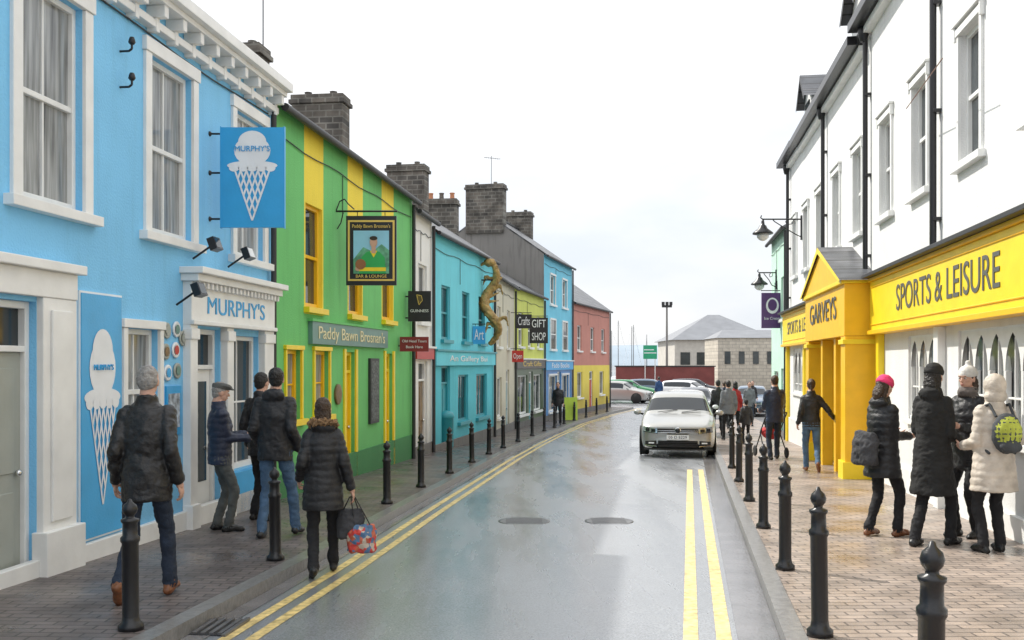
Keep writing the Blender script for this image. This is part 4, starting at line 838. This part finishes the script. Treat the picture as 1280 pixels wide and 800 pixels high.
m.build('stone_warehouse')
m=MB(); m.box(24,40,70,84,-1.1,3.6,WHITE); m.box(23.7,40,69.7,84,3.6,3.8,DARK); m.build('low_white_building')
m=MB(); m.box(9,17.5,86,86.4,-1.1,1.35,mat('rust_red_wall',(.20,.055,.05),.8,.2,1)); m.box(8.9,17.6,85.95,86.45,1.35,1.45,DARK); m.build('boundary_wall')
m=MB(); m.box(-.55,.55,-.03,.03,3.1,4.2,mat('road_sign_green',(.02,.32,.16),.5)); m.box(-.5,.5,-.035,-.03,3.55,3.62,WP); m.box(-.5,.3,-.035,-.03,3.8,3.87,WP)
for x_ in(-.4,.4): m.tube((x_,.04,0),(x_,.04,4.1),.04,.04,CHROME)
m.build('direction_sign',loc=(11.1,80,-1.1))
m=MB(); m.tube((0,0,0),(0,0,8),.13,.08,GREYR,10); m.box(-.45,.45,-.1,.1,7.8,8.0,DARK)
for x_ in(-.35,0,.35): m.box(x_-.13,x_+.13,-.18,.0,8.0,8.3,DARK)
m.build('floodlight_mast',loc=(14.0,90,-1.1))
for bx,by,h in((13,130,6.5),(14.3,134,8),(15.4,128,7),(16.6,136,7.5),(12.2,132,5.5),(17.6,130,6)):
    m=MB(); m.raw([(-1.2,-3,0),(1.2,-3,0),(1.2,2,0),(0,4,0.2),(-1.2,2,0),(-.7,-2.8,-.9),(.7,-2.8,-.9),(.7,1.8,-.9),(0,3,-.9),(-.7,1.8,-.9)],[(0,1,2,3,4),(0,5,6,1),(1,6,7,2),(2,7,8,3),(3,8,9,4),(4,9,5,0)],WP)
    m.box(-.6,.6,-1,1,0,.5,WP); m.tube((0,0,0),(0,0,h),.06,.04,IRON,6); m.tube((0,0,1.2),(0,-2.6,1.3),.05,.05,CHROME,6); m.tube((0,0,h),(0,-3,0),.012,.012,CHROME,4);m.tube((0,0,h),(0,3.6,0),.012,.012,CHROME,4)
    m.build('sailing_boat',loc=(bx,by,-.6),rz=random.uniform(-1,1))
wt=MB(); wt.poly([(-2500,120,-1.02),(2500,120,-1.02),(2500,1400,-1.02),(-2500,1400,-1.02)],mat('harbour_water',(.05,.08,.10),.15,.1,.1,.5,2)); wt.build('water')
h=MB(); nx=80; rows=[(1350,0),(1420,.55),(1550,1),(1800,.8)]; vs=[]
for (yy,k) in rows:
    for i in range(nx):
        xx=-1400+i*50; hh=26+26*noise.noise(Vector((xx/350,3,0)))+8*noise.noise(Vector((xx/90,9,0))); vs.append((xx,yy,-1.3+max(hh,5)*k))
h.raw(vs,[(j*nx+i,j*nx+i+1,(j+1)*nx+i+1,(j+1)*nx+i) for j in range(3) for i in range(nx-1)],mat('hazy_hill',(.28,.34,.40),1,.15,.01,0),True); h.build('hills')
# ------------------------------------------------------------------ world, sun, camera
w=bpy.data.worlds.new('World'); scene.world=w; w.use_nodes=True; nt=w.node_tree; N=nt.nodes; L=nt.links
bg=N['Background']; bg.inputs['Strength'].default_value=.1
sky=N.new('ShaderNodeTexSky'); sky.sky_type='NISHITA'; sky.sun_disc=False; sky.sun_elevation=R(46); sky.sun_rotation=R(-48)
tc=N.new('ShaderNodeTexCoord'); mp=N.new('ShaderNodeMapping'); mp.inputs['Scale'].default_value=(1.0,1.0,2.4); L.new(tc.outputs['Generated'],mp.inputs[0])
n1=N.new('ShaderNodeTexNoise'); n1.inputs['Scale'].default_value=2.6; n1.inputs['Detail'].default_value=7; n1.inputs['Roughness'].default_value=.5; L.new(mp.outputs[0],n1.inputs['Vector'])
cr=N.new('ShaderNodeValToRGB'); e0,e1=cr.color_ramp.elements; e0.position=.38; e0.color=(.80,.85,.92,1); e1.position=.58; e1.color=(1.0,1.0,1.0,1)
L.new(n1.outputs['Fac'],cr.inputs[0])
sp=N.new('ShaderNodeSeparateXYZ'); L.new(tc.outputs['Generated'],sp.inputs[0])
zr_=N.new('ShaderNodeMapRange'); zr_.inputs[1].default_value=.0; zr_.inputs[2].default_value=.7; zr_.inputs[3].default_value=10.4; zr_.inputs[4].default_value=17.0; L.new(sp.outputs[2],zr_.inputs[0])
sc=N.new('ShaderNodeVectorMath'); sc.operation='SCALE'; L.new(zr_.outputs[0],sc.inputs['Scale']); L.new(cr.outputs[0],sc.inputs[0])
mx=N.new('ShaderNodeMix'); mx.data_type='RGBA'; mx.inputs[0].default_value=.93; L.new(sky.outputs[0],mx.inputs[6]); L.new(sc.outputs[0],mx.inputs[7]); L.new(mx.outputs[2],bg.inputs['Color'])
sl=bpy.data.lights.new('sun','SUN'); sl.energy=5.0; sl.angle=R(.8); sl.color=(1,.95,.87); so=bpy.data.objects.new('sun',sl); COL.objects.link(so)
az=R(48); elv=R(46); D=Vector((math.sin(az)*math.cos(elv),-math.cos(az)*math.cos(elv),-math.sin(elv))); so.rotation_euler=D.to_track_quat('-Z','Y').to_euler(); so.location=(-20,20,30)
cam=bpy.data.cameras.new('camera'); co=bpy.data.objects.new('camera',cam); COL.objects.link(co); co.location=(0,0,1.66); co.rotation_euler=(R(90),0,0)
cam.lens=35; cam.sensor_width=36; cam.shift_y=54/1280; cam.clip_end=6000; cam.clip_start=.05; scene.camera=co
scene.view_settings.view_transform='Standard'; scene.view_settings.look='None'; scene.view_settings.exposure=0
